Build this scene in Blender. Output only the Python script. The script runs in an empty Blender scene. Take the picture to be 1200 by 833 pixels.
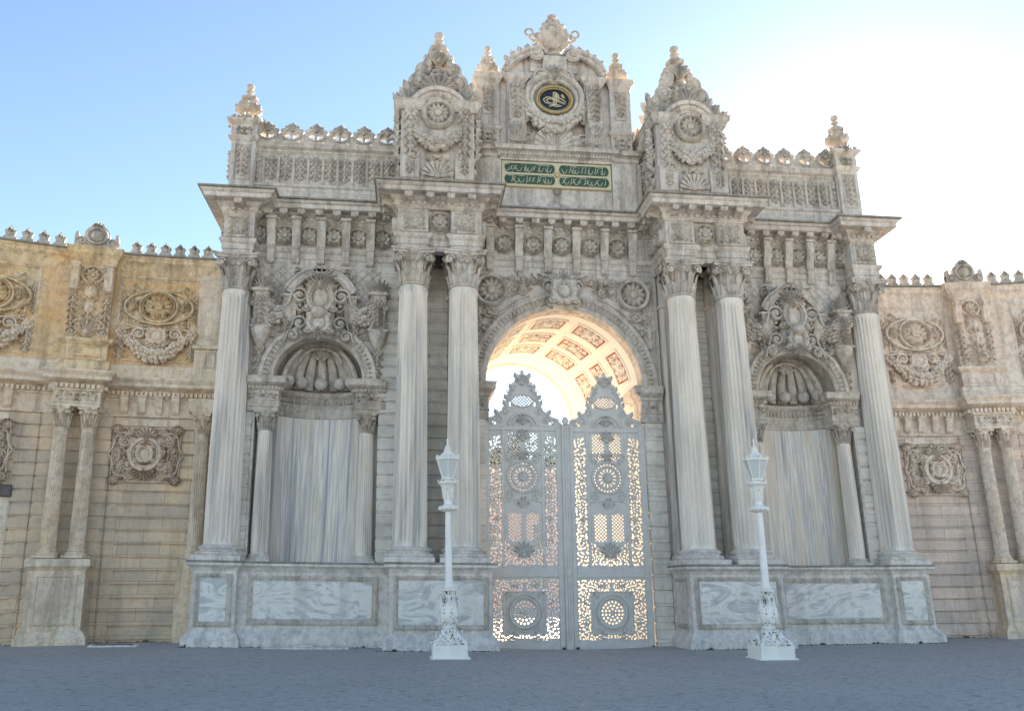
import bpy, math, random
import numpy as np
from math import pi, sin, cos, radians as R
random.seed(7)
RNG = np.random.default_rng(7)
S = bpy.context.scene
COL = S.collection

# ------------------------------------------------------------------ survey irregularities of the old masonry (a few cm)
CX = [0.0509, -0.0104, -0.1091, 0.0575, 0.0329, 0.0271, -0.0289, -0.0732]
CZ = [-0.0422, -0.1048, 0.0442, -0.0375, -0.0111, 0.0737, 0.0872, -0.0531]
def settle(V):
    X = np.clip(V[:, 0], -12, 12) / 10; z = V[:, 2] / 10
    B = np.stack([np.ones_like(X), X, z, X * z, z * z, X * X, X * z * z, X * X * z], 1)
    W = V.copy(); W[:, 0] += B @ np.array(CX); W[:, 2] += B @ np.array(CZ)
    return W
def ground_z(x, y):
    V = settle(np.array([[x, y, 0.0]]))
    return float(V[0, 2])

# ------------------------------------------------------------------ geometry kit: G = (verts array, [face index arrays])
def G(v, *f): return (np.asarray(v, float).reshape(-1, 3), [np.asarray(a, int) for a in f if len(a)])
def merge(L):
    vs, by, o = [], {}, 0
    for v, fs in L:
        vs.append(v)
        for f in fs: by.setdefault(f.shape[1], []).append(f + o)
        o += len(v)
    if not vs: return (np.zeros((0, 3)), [])
    return (np.concatenate(vs), [np.concatenate(x) for x in by.values()])
def mv(g, x=0, y=0, z=0): return (g[0] + np.array([x, y, z]), g[1])
def sc(g, x=1, y=1, z=1):
    f = g[1]
    if x * y * z < 0: f = [a[:, ::-1] for a in f]
    return (g[0] * np.array([x, y, z]), f)
def rz(g, a):
    c, s = cos(a), sin(a); return (g[0] @ np.array([[c, s, 0], [-s, c, 0], [0, 0, 1]]), g[1])
def ry(g, a):                       # turns in the wall plane, counter-clockwise seen from the front (-y side)
    c, s = cos(a), sin(a); return (g[0] @ np.array([[c, 0, s], [0, 1, 0], [-s, 0, c]]), g[1])
def rx(g, a):
    c, s = cos(a), sin(a); return (g[0] @ np.array([[1, 0, 0], [0, c, s], [0, -s, c]]), g[1])
def mir(g): return sc(g, x=-1)
def both(g): return merge([g, mir(g)])

def box(x0, x1, y0, y1, z0, z1, b=0.0):
    if x0 > x1: x0, x1 = x1, x0
    if y0 > y1: y0, y1 = y1, y0
    b = min(b, (x1 - x0) * .45, (y1 - y0) * .45, (z1 - z0) * .45)
    if b <= 0:
        v = [(x, y, z) for z in (z0, z1) for y in (y0, y1) for x in (x0, x1)]
        return G(v, [(0, 2, 3, 1), (4, 5, 7, 6), (0, 1, 5, 4), (2, 6, 7, 3), (0, 4, 6, 2), (1, 3, 7, 5)])
    v = []; cc = [(x, y, z) for z in (0, 1) for y in (0, 1) for x in (0, 1)]
    lo = (x0, y0, z0); hi = (x1, y1, z1)
    for c in cc:
        for ax in range(3):
            p = []
            for k in range(3):
                e = hi[k] if c[k] else lo[k]
                if k != ax: e += -b if c[k] else b
                p.append(e)
            v.append(p)
    q, t = [], []
    I = lambda c, ax: ((c[2] * 2 + c[1]) * 2 + c[0]) * 3 + ax
    for ax in range(3):
        for s in (0, 1):
            o = [k for k in range(3) if k != ax]
            L = []
            for a, d in ((0, 0), (1, 0), (1, 1), (0, 1)):
                c = [0, 0, 0]; c[ax] = s; c[o[0]] = a; c[o[1]] = d; L.append(I(c, ax))
            flip = (s == 0) != (ax == 1)
            q.append(L[::-1] if flip else L)
    for ax in range(3):
        o = [k for k in range(3) if k != ax]
        for a in (0, 1):
            for d in (0, 1):
                c0 = [0, 0, 0]; c0[o[0]] = a; c0[o[1]] = d; c1 = list(c0); c1[ax] = 1
                q.append([I(c0, o[0]), I(c1, o[0]), I(c1, o[1]), I(c0, o[1])])
    for c in cc: t.append([I(c, 0), I(c, 1), I(c, 2)])
    v = np.array(v); m = v.mean(0)
    def fix(fs):
        out = []
        for f in fs:
            p = v[f]; n = np.cross(p[1] - p[0], p[2] - p[0])
            out.append(f if n @ (p.mean(0) - m) > 0 else f[::-1])
        return out
    return G(v, fix(q), fix(t))

def grid(V, nu, nv, wu=False, wv=False, flip=False):   # V ordered u-major (nu rows of nv)
    a = np.arange(nu if wu else nu - 1)[:, None]; b = np.arange(nv if wv else nv - 1)[None, :]
    a1 = (a + 1) % nu; b1 = (b + 1) % nv
    f = np.stack([a * nv + b, a1 * nv + b, a1 * nv + b1, a * nv + b1], -1).reshape(-1, 4)
    return G(V, f[:, ::-1] if flip else f)

def lathe(prof, n=20, mod=None, x=0, y=0, cap=True, ph=0.0):
    th = np.linspace(0, 2 * pi, n, endpoint=False) + ph
    V = []
    for i, (r, z) in enumerate(prof):
        rr = r * (mod(th, i) if mod is not None else np.ones(n))
        V.append(np.stack([x + rr * np.cos(th), y + rr * np.sin(th), np.full(n, z)], 1))
    g = grid(np.concatenate(V), len(prof), n, wv=True, flip=True)
    L = [g]
    if cap:
        for k, fl in ((0, True), (len(prof) - 1, False)):
            c = np.arange(n)[None, :]
            L.append((V[k], [c[:, ::-1] if fl else c]))
    return merge(L)
def squares(prof, x=0, y=0, hx=None): # square lathe: prof (half, z)
    V = []
    for h, z in prof:
        V += [(x - h, y - h, z), (x + h, y - h, z), (x + h, y + h, z), (x - h, y + h, z)]
    n = len(prof)
    return merge([grid(np.array(V, float), n, 4, wv=True, flip=True), G(V[-4:], [(0, 1, 2, 3)]), G(V[:4], [(3, 2, 1, 0)])])

def tube(P, rad, n=6, fl=1.0, cap=True, up=(0, -1, 0)):
    P = np.asarray(P, float); m = len(P)
    rad = np.full(m, rad) if np.isscalar(rad) else np.asarray(rad, float)
    T = np.gradient(P, axis=0); T /= np.linalg.norm(T, axis=1)[:, None] + 1e-9
    up = np.array(up, float)
    Bn = np.cross(T, up); l = np.linalg.norm(Bn, axis=1)[:, None]
    Bn = np.where(l < 1e-3, np.array([1., 0, 0]), Bn / (l + 1e-9)); N = np.cross(Bn, T)
    th = np.linspace(0, 2 * pi, n, endpoint=False)
    V = P[:, None, :] + rad[:, None, None] * (np.cos(th)[None, :, None] * Bn[:, None, :] + fl * np.sin(th)[None, :, None] * N[:, None, :])
    L = [grid(V.reshape(-1, 3), m, n, wv=True)]
    if cap: L += [(V[0], [np.arange(n)[None, ::-1]]), (V[-1], [np.arange(n)[None, :]])]
    return merge(L)
def ball(x, y, z, rx_, ry_=None, rz_=None, n=8, m=5):
    ry_ = rx_ if ry_ is None else ry_; rz_ = rx_ if rz_ is None else rz_
    pr = [(sin(pi * (k + .02) / (m + .04)), -cos(pi * (k + .02) / (m + .04))) for k in range(m + 1)]
    return mv(sc(lathe(pr, n, cap=True), rx_, ry_, rz_), x, y, z)
def prism(poly, y0, y1):            # poly in (x,z)
    p = np.array(poly, float); n = len(p)
    A = np.stack([p[:, 0], np.full(n, y0), p[:, 1]], 1); B = np.stack([p[:, 0], np.full(n, y1), p[:, 1]], 1)
    area = np.sum(p[:, 0] * np.roll(p[:, 1], -1) - np.roll(p[:, 0], -1) * p[:, 1])
    o = np.arange(n)[None, :]
    if area < 0: o = o[:, ::-1]
    k = o[0]; q = np.stack([k, k + n, np.roll(k, -1) + n, np.roll(k, -1)], 1)
    return G(np.concatenate([A, B]), o, o[:, ::-1] + n, q)
def yzprism(poly, x0, x1):          # poly in (out, z) -> extruded in x, out = -y
    g = prism(poly, x0, x1)
    v = g[0]; return (np.stack([v[:, 1], -v[:, 0], v[:, 2]], 1), [f[:, ::-1] for f in g[1]])
def sweep(path, prof, cap=True, closed=False):
    P = np.array(path, float); n = len(P)
    seg = (np.roll(P, -1, 0) - P) if closed else np.diff(P, axis=0)
    d = seg / np.linalg.norm(seg, axis=1)[:, None]; nr = np.stack([d[:, 1], -d[:, 0]], 1)
    M = []
    for i in range(n):
        if closed: a, b = nr[i - 1], nr[i]
        else: a, b = nr[max(i - 1, 0)], nr[min(i, n - 2)]
        k = a + b; M.append(k / max(.25, (1 + a @ b)))
    M = np.array(M); pr = np.array(prof, float)
    V = np.zeros((n, len(pr), 3))
    V[:, :, :2] = P[:, None, :] + M[:, None, :] * pr[None, :, :1]; V[:, :, 2] = pr[None, :, 1]
    L = [grid(V.reshape(-1, 3), n, len(pr), wu=closed, flip=False)]
    if cap and not closed:
        o = np.arange(len(pr))[None, :]; L += [(V[0], [o]), (V[-1], [o[:, ::-1]])]
    return merge(L)
def along(path, step, g, inset=0.0, jog=.25):    # copies of g (built at origin facing -y) along the segments of a plan path
    L = []
    for (x0, y0), (x1, y1) in zip(path[:-1], path[1:]):
        l = math.hypot(x1 - x0, y1 - y0)
        if l < jog: continue
        n = max(1, int(l / step)); a = math.atan2(y1 - y0, x1 - x0); h = rz(g, a)
        for k in range(n):
            t = (k + .5) / n; L.append(mv(h, x0 + (x1 - x0) * t, y0 + (y1 - y0) * t))
    return merge(L)
def archmould(cx, cz, prof, a0=0.0, a1=pi, n=40, ez=1.0):   # prof (radius, y); closed loop
    a = np.linspace(a0, a1, n); p = np.array(prof, float)
    V = np.zeros((n, len(p), 3))
    V[:, :, 0] = cx + np.cos(a)[:, None] * p[None, :, 0]; V[:, :, 2] = cz + ez * np.sin(a)[:, None] * p[None, :, 0]; V[:, :, 1] = p[None, :, 1]
    o = np.arange(len(p))[None, :]
    return merge([grid(V.reshape(-1, 3), n, len(p), wv=True), (V[0], [o]), (V[-1], [o[:, ::-1]])])
def archwall(x0, x1, zs, z1, cx, r, yf, yb, n=36):          # wall above a springing line, pierced by a half-round arch
    a = np.linspace(pi, 0, n); px = cx + r * np.cos(a); pz = zs + r * np.sin(a)
    L = []
    for y, fl in ((yf, False), (yb, True)):
        V = np.stack([np.stack([px, np.full(n, y), pz], 1), np.stack([px, np.full(n, y), np.full(n, z1)], 1)], 1).reshape(-1, 3)
        L.append(grid(V, n, 2, flip=fl))
    V = np.stack([np.stack([px, np.full(n, yf), pz], 1), np.stack([px, np.full(n, yb), pz], 1)], 1).reshape(-1, 3)
    L.append(grid(V, n, 2, flip=True))
    L += [box(x0, cx - r, yf, yb, zs, z1), box(cx + r, x1, yf, yb, zs, z1), G([(x0, yf, z1), (x1, yf, z1), (x1, yb, z1), (x0, yb, z1)], [(0, 1, 2, 3)])]
    return merge(L)

# marching squares: plate of thickness y0..y1 solid where field(x,z) > 0
def plate(x0, x1, z0, z1, res, field, y0, y1):
    nx = int(round((x1 - x0) / res)) + 1; nz = int(round((z1 - z0) / res)) + 1
    xs = np.linspace(x0, x1, nx); zs = np.linspace(z0, z1, nz)
    Xg, Zg = np.meshgrid(xs, zs, indexing='ij'); F = field(Xg, Zg)
    ids = {}; V = []; ng = {3: [], 4: [], 5: [], 6: []}; side = []
    def vid(key, x, z):
        k = ids.get(key)
        if k is None: k = ids[key] = len(V); V.append((x, z))
        return k
    S_ = F > 0
    full = S_[:-1, :-1] & S_[1:, :-1] & S_[1:, 1:] & S_[:-1, 1:]
    anyc = S_[:-1, :-1] | S_[1:, :-1] | S_[1:, 1:] | S_[:-1, 1:]
    for i, k in np.argwhere(anyc):
        c = [(i, k), (i + 1, k), (i + 1, k + 1), (i, k + 1)]
        poly = []; cross = []
        for e in range(4):
            a, b = c[e], c[(e + 1) % 4]
            fa, fb = F[a], F[b]
            if fa > 0: poly.append(vid(a, xs[a[0]], zs[a[1]]))
            if (fa > 0) != (fb > 0):
                t = fa / (fa - fb); p = vid((min(a, b), max(a, b)), xs[a[0]] + (xs[b[0]] - xs[a[0]]) * t, zs[a[1]] + (zs[b[1]] - zs[a[1]]) * t)
                poly.append(p); cross.append((p, fa > 0))
        if len(poly) >= 3: ng[len(poly)].append(poly)
        if len(cross) == 2:
            p, q = (cross[0][0], cross[1][0]) if cross[0][1] else (cross[1][0], cross[0][0])
            side.append((p, q))
    V = np.array(V); n = len(V)
    A = np.stack([V[:, 0], np.full(n, y0), V[:, 1]], 1); B = np.stack([V[:, 0], np.full(n, y1), V[:, 1]], 1)
    fs = []
    for m, L in ng.items():
        if L: L = np.array(L); fs += [L, L[:, ::-1] + n]
    if side: s = np.array(side); fs.append(np.stack([s[:, 0], s[:, 0] + n, s[:, 1] + n, s[:, 1]], 1))
    # rim where the solid touches the sampled border
    return merge([(np.concatenate([A, B]), [f]) for f in fs])
def fmax(*a): return np.maximum.reduce(a)
def fmin(*a): return np.minimum.reduce(a)
def ell(X, Z, cx, cz, a, b, ang=0.0):
    c, s = cos(ang), sin(ang); u = (X - cx) * c + (Z - cz) * s; v = -(X - cx) * s + (Z - cz) * c
    return (1 - np.sqrt((u / a) ** 2 + (v / b) ** 2)) * min(a, b)

# ------------------------------------------------------------------ building objects
def tag(o, label=None, cat=None, group=None, kind=None):
    for k, v in (('label', label), ('category', cat), ('group', group), ('kind', kind)):
        if v: o[k] = v
    return o
def empty(name, loc, label, cat, group=None, kind=None):
    o = bpy.data.objects.new(name, None); COL.objects.link(o); o.location = loc; o.empty_display_size = .3
    return tag(o, label, cat, group, kind)
def wloc(o):
    p = np.zeros(3)
    while o is not None: p += np.array(o.location); o = o.parent
    return p
def obj(name, g, mat, parent=None, warp=True, ang=38, loc=None):
    if isinstance(g, list): g = merge(g)
    v, fs = g; fs = [f_ for f_ in fs if len(f_)]; us = np.unique(np.concatenate([f_.ravel() for f_ in fs])); rm = np.zeros(len(v), int); rm[us] = np.arange(len(us)); v = v[us]; fs = [rm[f_] for f_ in fs]
    if warp: v = settle(v)
    org = np.zeros(3)
    if parent is not None: org = wloc(parent)
    if loc is not None: org = np.array(loc, float)
    v = v - org
    me = bpy.data.meshes.new(name)
    nl = sum(f.size for f in fs); nf = sum(len(f) for f in fs)
    me.vertices.add(len(v)); me.vertices.foreach_set('co', v.astype(np.float32).ravel())
    me.loops.add(nl); me.loops.foreach_set('vertex_index', np.concatenate([f.ravel() for f in fs]).astype(np.int32))
    tot = np.concatenate([np.full(len(f), f.shape[1]) for f in fs]); st = np.concatenate([[0], np.cumsum(tot)[:-1]])
    me.polygons.add(nf); me.polygons.foreach_set('loop_start', st.astype(np.int32))
    me.polygons.foreach_set('use_smooth', np.ones(nf, bool))
    me.update(calc_edges=True); me.validate()
    me.set_sharp_from_angle(angle=R(ang))
    me.materials.append(mat)
    o = bpy.data.objects.new(name, me); COL.objects.link(o)
    if parent is not None: o.parent = parent
    if loc is not None: o.location = np.array(loc) - (wloc(parent) if parent is not None else 0)
    return o

# ------------------------------------------------------------------ ornament kit (wall plane xz, relief towards -y, origin at the centre / foot)
def leaf(L, W, lobes=4, bulge=.08, curl=.05, n=9):
    s = np.linspace(0, 1, n)[:, None]; t = np.linspace(-1, 1, 5)[None, :]
    w = W * (np.sin(pi * np.clip(s, .03, 1) ** .75) ** .7 * .85 + .12) * (1 + .28 * np.sin(lobes * 2 * pi * s)) * (1 - .25 * s)
    x = t * w; z = s * L + .0 * t - .12 * L * np.abs(t) * (1 - s) + (.10 * L) * np.abs(t) * s * 0
    out = bulge * (1 - np.abs(t) ** 1.5) * (.4 + .6 * np.sin(pi * s)) + .02 * np.cos(2 * pi * t) + curl * s ** 3
    z = z - curl * .6 * s ** 6
    V = np.stack([x + 0 * s, -out, z], -1).reshape(-1, 3)
    return grid(V, n, 5, flip=True)
def spiral(Rr, turns=1.4, tr=.04, d=1, n=26, tail=0.0, lift=.5):
    a = np.linspace(0, turns * 2 * pi, n); r = Rr * (1 - a / (turns * 2 * pi)) ** .8 + .12 * Rr
    x = r * np.cos(a); z = r * np.sin(a)
    if tail:
        k = np.linspace(1, 0, 7)[:-1]
        x = np.concatenate([x[0] + .35 * tail * k ** 2, x]); z = np.concatenate([z[0] - tail * k, z])
    P = np.stack([x, np.full(len(x), -tr * lift), z], 1)
    rr = tr * np.linspace(.55, 1.25, len(x))
    g = merge([tube(P, rr, 5, .9), ball(0, -tr * lift, 0, tr * 1.5, tr * 1.6, tr * 1.5, 7, 4)])
    return g if d > 0 else mir(g)
def rosette(Rr, petals=8, dep=.08, n2=4, rim=True):
    n = petals * n2; th = np.linspace(0, 2 * pi, n, endpoint=False)
    rs = [(.0, .75), (.14, 1.0), (.24, .9), (.28, .45), (.42, .75), (.62, .95), (.78, .6), (.84, .15)]
    V = []
    for r, h in rs:
        k = 1 + (.13 * np.cos(petals * th) if .4 < r else 0 * th)
        hh = h * (1 + (.3 * np.cos(petals * th) if r > .3 else 0 * th))
        V.append(np.stack([Rr * r * k * np.cos(th), -dep * hh, Rr * r * k * np.sin(th)], 1))
    L = [grid(np.concatenate(V), len(rs), n, wv=True)]
    if rim: L.append(archmould(0, 0, [(Rr * .86, 0), (Rr * .87, -dep * .7), (Rr * .93, -dep), (Rr, -dep * .6), (Rr, 0)], 0, 2 * pi, 28))
    return merge(L)
def disc(Rr, y=0.0, dep=.04, n=28): return prism([(Rr * cos(a), Rr * sin(a)) for a in np.linspace(0, 2 * pi, n, endpoint=False)], -dep, y)
def flower(r, p=6):
    L = [ball(0, -r * .5, 0, r * .4, r * .5, r * .4, 6, 4)]
    for k in range(p):
        a = 2 * pi * k / p; L.append(ball(.62 * r * cos(a), -r * .3, .62 * r * sin(a), r * .42, r * .35, r * .42, 6, 4))
    return merge(L)
def garland(x0, z0, x1, z1, sag, r, n=11, seed=0):
    rg = random.Random(seed); L = []
    for k in range(n + 1):
        t = k / n; x = x0 + (x1 - x0) * t; z = z0 + (z1 - z0) * t - sag * 4 * t * (1 - t); q = r * (.62 + .5 * sin(pi * t))
        L.append(mv(ry(flower(q * rg.uniform(.8, 1.1), rg.choice((4, 5, 6))), rg.uniform(0, 2)), x + rg.uniform(-.2, .2) * q, -q * .35, z + rg.uniform(-.15, .25) * q))
        for s in (-1, 1):
            L.append(mv(ball(0, 0, 0, q * rg.uniform(.35, .5), q * .5, q * rg.uniform(.3, .5), 6, 4), x + rg.uniform(-.4, .4) * q, -q * .3, z + s * q * rg.uniform(.6, .85)))
    return merge(L)
def drop(h, w, n=4, seed=0):          # bell-flower pendant hanging down from the origin
    L = [mv(rosette(w * .55, 6, w * .35, rim=False), 0, -.01, -w * .4)]
    z = -w * .7; l = (h - w * .8) / n
    for k in range(n):
        ww = w * (1 - .12 * k) * .5
        L.append(mv(ry(leaf(l * 1.15, ww, 2, w * .3, .02, 6), pi), 0, 0, z)); L.append(ball(0, -w * .2, z - l * .35, ww * .45, w * .3, l * .28, 6, 4))
        for s in (-1, 1): L.append(mv(ry(leaf(l * .9, ww * .6, 2, w * .2, .02, 6), pi + s * .6), s * ww * .3, 0, z + .02))
        z -= l
    return merge(L)
def palmette(r, n=7, spread=2.0, w=.26, bul=.09):
    L = []
    for k in range(n):
        a = (k / (n - 1) - .5) * spread; L.append(ry(leaf(r * (1 - .18 * abs(a)), r * w * .6, 1, bul, .03, 7), -a))
    L.append(ball(0, -bul * .7, .04 * r, r * .15, bul, r * .15))
    return merge(L)
def ering(a, b, tr, n=30, y=None, fl=1.0, c0=0.0, c1=2 * pi):
    t = np.linspace(c0, c1, n); return tube(np.stack([a * np.cos(t), np.full(n, -tr * .5 if y is None else y), b * np.sin(t)], 1), tr, 6, fl, cap=abs(c1 - c0) < 6.2)
def edome(a, b, h, n=18): return mv(sc(ball(0, 0, 0, 1, 1, 1, n, 8), a, h, b))
def shell(r, n=9, dep=.12):
    L = []
    for k in range(n):
        a = pi * (k + .5) / n; t = np.linspace(.15, 1, 6)
        L.append(tube(np.stack([r * t * np.cos(a), -dep * (.3 + .7 * t), r * t * np.sin(a)], 1), r * .155 * t ** .9 + .004, 5, .8))
    L.append(ball(0, -dep * .5, .05 * r, r * .2, dep * .7, r * .16))
    return merge(L)
def cartouche(a, b, tr, fruit=True, seed=0):
    L = [edome(a * .72, b * .72, tr * 1.1), ering(a * .8, b * .8, tr * .7), ering(a, b, tr)]
    for s in (1, -1):
        for zz, rr, d in ((.75, .3, 1), (-.7, .34, -1), (.1, .22, 1)):
            q = spiral(a * rr, 1.2, tr * .8, 1)
            q = sc(q, 1, 1, d)
            q = mv(q, a * (1.02 if zz < .5 else .85), 0, b * zz); L.append(q if s > 0 else mir(q))
        for k in range(4):
            an = -1.1 + k * .75; q = mv(ry(leaf(b * .42, a * .16, 2, tr * 1.3, tr), an - pi / 2), a * 1.02 * cos(an), 0, b * 1.02 * sin(an)); L.append(q if s > 0 else mir(q))
    L.append(mv(palmette(b * .55, 5, 1.6, .3, tr * 1.6), 0, -tr * .4, b * .9)); L.append(mv(ry(palmette(b * .4, 5, 1.6, .3, tr * 1.4), pi), 0, 0, -b * .95))
    return merge(L)
def scrollwork(w, h, cell, seed=0, tr=.03, leaves=3, keep=None):   # mirrored field of scrolls, leaves and blooms filling a w x h panel
    rg = random.Random(seed); L = []
    nx = max(1, int(round(w / 2 / cell))); nz = max(1, int(round(h / cell)))
    for i in range(nx):
        for k in range(nz):
            x = (i + .5) * w / 2 / nx + rg.uniform(-.12, .12) * cell; z = -h / 2 + (k + .5) * h / nz + rg.uniform(-.12, .12) * cell
            if keep and not keep(x, z): continue
            r = cell * rg.uniform(.36, .48)
            q = [mv(ry(sc(spiral(r, rg.uniform(1.1, 1.5), tr * rg.uniform(.8, 1.2), 1), 1, 1.2, rg.choice((-1, 1))), rg.uniform(0, 6.3)), x, 0, z)]
            for j in range(leaves):
                an = rg.uniform(0, 6.3); q.append(mv(ry(leaf(cell * rg.uniform(.5, .75), cell * .17, 2, tr * 1.9, tr * 1.2, 7), an), x + r * .7 * -sin(an), 0, z + r * .7 * cos(an)))
            if rg.random() < .4: q.append(mv(flower(cell * .2, 5), x + rg.uniform(-.3, .3) * cell, 0, z + rg.uniform(-.3, .3) * cell))
            q = merge(q); L += [q, mir(q)]
    for k in range(nz):
        z = -h / 2 + (k + .5) * h / nz
        if keep and not keep(0, z): continue
        L.append(mv(palmette(cell * .6, 5, 2, .3, tr * 2.2), 0, 0, z - cell * .3))
    g = merge(L); v = g[0].copy(); v[:, 0] = np.clip(v[:, 0], -w / 2, w / 2); v[:, 2] = np.clip(v[:, 2], -h / 2, h / 2); v[:, 1] = np.minimum(v[:, 1], .004)
    return (v, g[1])
def frame(x0, x1, z0, z1, t, y, dep, prof=None):   # picture-frame moulding on plane y
    prof = prof or [(0, 0), (0, dep * .6), (t * .25, dep), (t * .55, dep), (t * .7, dep * .5), (t, dep * .35), (t, 0)]
    c = [(x0, z0), (x1, z0), (x1, z1), (x0, z1)]; cs = [(1, 1), (-1, 1), (-1, -1), (1, -1)]
    V = np.zeros((4, len(prof), 3))
    for i in range(4):
        for k, (d, o) in enumerate(prof): V[i, k] = (c[i][0] + cs[i][0] * d, y - o, c[i][1] + cs[i][1] * d)
    return grid(V.reshape(-1, 3), 4, len(prof), wu=True, flip=False)
def beads(x0, z0, x1, z1, y, r, step):
    l = math.hypot(x1 - x0, z1 - z0); n = max(1, int(l / step)); b = ball(0, 0, 0, r, r, r, 5, 3)
    return merge([mv(b, x0 + (x1 - x0) * (k + .5) / n, y, z0 + (z1 - z0) * (k + .5) / n) for k in range(n)])
def bracket(w, h, d):                 # scrolled console, back on y=0, top at z=0
    a = np.linspace(0, 1, 12)
    out = d * (1 - a) ** .8 * (1 + .0 * a) + d * .22 * np.sin(a * pi) + .25 * d * np.exp(-((a - .88) / .09) ** 2)
    poly = [(-.02, 0)] + [(o, -h * t) for o, t in zip(out, a)] + [(-.02, -h)]
    L = [yzprism([(o, z) for o, z in poly], -w / 2, w / 2), box(-w * .62, w * .62, -d * 1.18, .01, -.001, h * .1, .01)]
    for s in (-1, 1): L.append(mv(rz(lathe([(h * .03, 0), (h * .12, .005), (h * .12, .02), (.01, .03)], 10), 0), 0, 0, 0) if False else mv(sc(ball(0, 0, 0, 1, 1, 1, 9, 5), .035, h * .13, h * .13), s * w / 2, -d * .75, -h * .15))
    L.append(mv(leaf(h * .8, w * .4, 3, .05, .02), 0, -d * .25, -h * .95) )
    return merge(L)
def urn(H, Rr, n=24, y=0):            # stone finial: foot, gadrooned bowl with leaf rim, two knobbed tiers, bud
    pf = [(.36, 0), (.38, .03), (.25, .05), (.22, .09), (.5, .14), (.82, .20), (.98, .27), (.94, .33), (.66, .37), (.34, .41), (.30, .46), (.42, .50), (.60, .56), (.58, .61), (.34, .66), (.17, .69), (.15, .73), (.30, .76), (.32, .79), (.16, .82), (.12, .84), (.26, .875), (.31, .925), (.25, .97), (.02, 1.0)]
    L = [lathe([(r * Rr, z * H) for r, z in pf], n, mod=lambda th, i: 1 + (.07 * np.cos(10 * th) if 4 <= i <= 6 else .06 * np.cos(8 * th) if 11 <= i <= 13 else 0 * th))]
    for j in range(10): L.append(rz(merge([ball(0, -Rr * .86, H * .335, Rr * .17, Rr * .15, Rr * .2, 8, 5)]), 2 * pi * j / 10))
    for j in range(7): L.append(rz(mv(leaf(H * .12, Rr * .2, 2, Rr * .08, Rr * .02, 6), 0, -Rr * .52, H * .5), 2 * pi * j / 7))
    return merge(L)

def flutes(nf=22):
    pt = 5; n = nf * pt
    k = np.arange(n) % pt
    d = np.array([1.0, 1.0, .90, .865, .90])[k]
    return n, d
def shaft(x, y, z0, z1, r0, r1, nf=22, band=None):
    n, d = flutes(nf); ts = [0, .004, .012, .03, .2, .4, .6, .8, .965, .985, .99, 1]
    prof, ms = [], []
    for t in ts:
        e = r0 + (r1 - r0) * max(0, (t - .15) / .85) ** 1.35
        fl = 0 if t < .02 or t > .97 else 1
        if t < .003: e *= 1.06
        if t in (.985, .99): e *= 1.07
        prof.append((e, z0 + (z1 - z0) * t)); ms.append(fl)
    return lathe(prof, n, mod=lambda th, i: d if ms[i] else np.ones(n), x=x, y=y)
def colbase(x, y, z0, h, r):
    pl = box(x - r * 1.42, x + r * 1.42, y - r * 1.42, y + r * 1.42, z0, z0 + h * .34, .015)
    a = [(r * 1.38, .34), (r * 1.43, .4), (r * 1.45, .47), (r * 1.41, .55), (r * 1.32, .58), (r * 1.22, .62), (r * 1.17, .69), (r * 1.2, .75), (r * 1.27, .77), (r * 1.3, .83), (r * 1.26, .9), (r * 1.15, .93), (r * 1.07, 1.0)]
    return merge([pl, lathe([(q, z0 + h * t) for q, t in a], 32, x=x, y=y)])
def capital(x, y, z0, h, r, n=8):
    bell = [(r * 1.0, 0), (r * 1.12, .03), (r * 1.12, .06), (r * 1.0, .09), (r * 1.0, .3), (r * 1.05, .6), (r * 1.2, .8), (r * 1.38, .88)]
    L = [lathe([(q, z0 + h * t) for q, t in bell], 20, x=x, y=y)]
    for row, (zb, ll, off) in enumerate(((.08, .4, 0), (.12, .66, .5))):
        for k in range(n):
            a = 2 * pi * (k + off) / n
            L.append(mv(rz(mv(leaf(h * ll, r * .36, 3, r * .14, r * (.34 + .1 * row), 10), 0, -r * (.98 + .02 * row), 0), a), x, y, z0 + h * zb))
    A = r * 1.5
    for k in range(4):                 # corner volutes
        a = pi / 4 + k * pi / 2
        for s in (-1, 1):
            v = mv(rz(spiral(r * .3, 1.3, r * .085, s), s * .5), s * r * .16, -r * 1.62, 0)
            L.append(mv(rz(v, a), x, y, z0 + h * .73))
        t = np.linspace(0, 1, 6); L.append(mv(rz(tube(np.stack([0 * t, -r * (1.02 + .62 * t ** 1.5), h * (.45 + .38 * t ** .7)], 1), r * .1, 5), a), x, y, z0))
        f = mv(flower(r * .27, 6), 0, -r * 1.36, 0); L.append(mv(rz(f, a + pi / 4), x, y, z0 + h * .91))
        for s in (-1, 1): L.append(mv(rz(mv(spiral(r * .17, 1.1, r * .06, s), s * r * .25, -r * 1.22, 0), a + pi / 4), x, y, z0 + h * .7))
    c = []                             # concave abacus
    for k in range(4):
        for t in np.linspace(-1, 1, 7)[:-1]:
            px, py = t * A, -A * (1 - .16 * (1 - t * t)); an = k * pi / 2
            c.append((px * cos(an) - py * sin(an), px * sin(an) + py * cos(an)))
    V = []; pr = [(.96, .865), (1.0, .88), (1.0, .93), (1.07, .95), (1.07, 1.0)]
    for q, t in pr: V += [(x + q * a, y + q * b, z0 + h * t) for a, b in c]
    m = len(c); L += [grid(np.array(V), len(pr), m, wv=True, flip=True), G(V[-m:], [tuple(range(m))]), G(V[:m], [tuple(range(m))[::-1]])]
    return merge(L)
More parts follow.
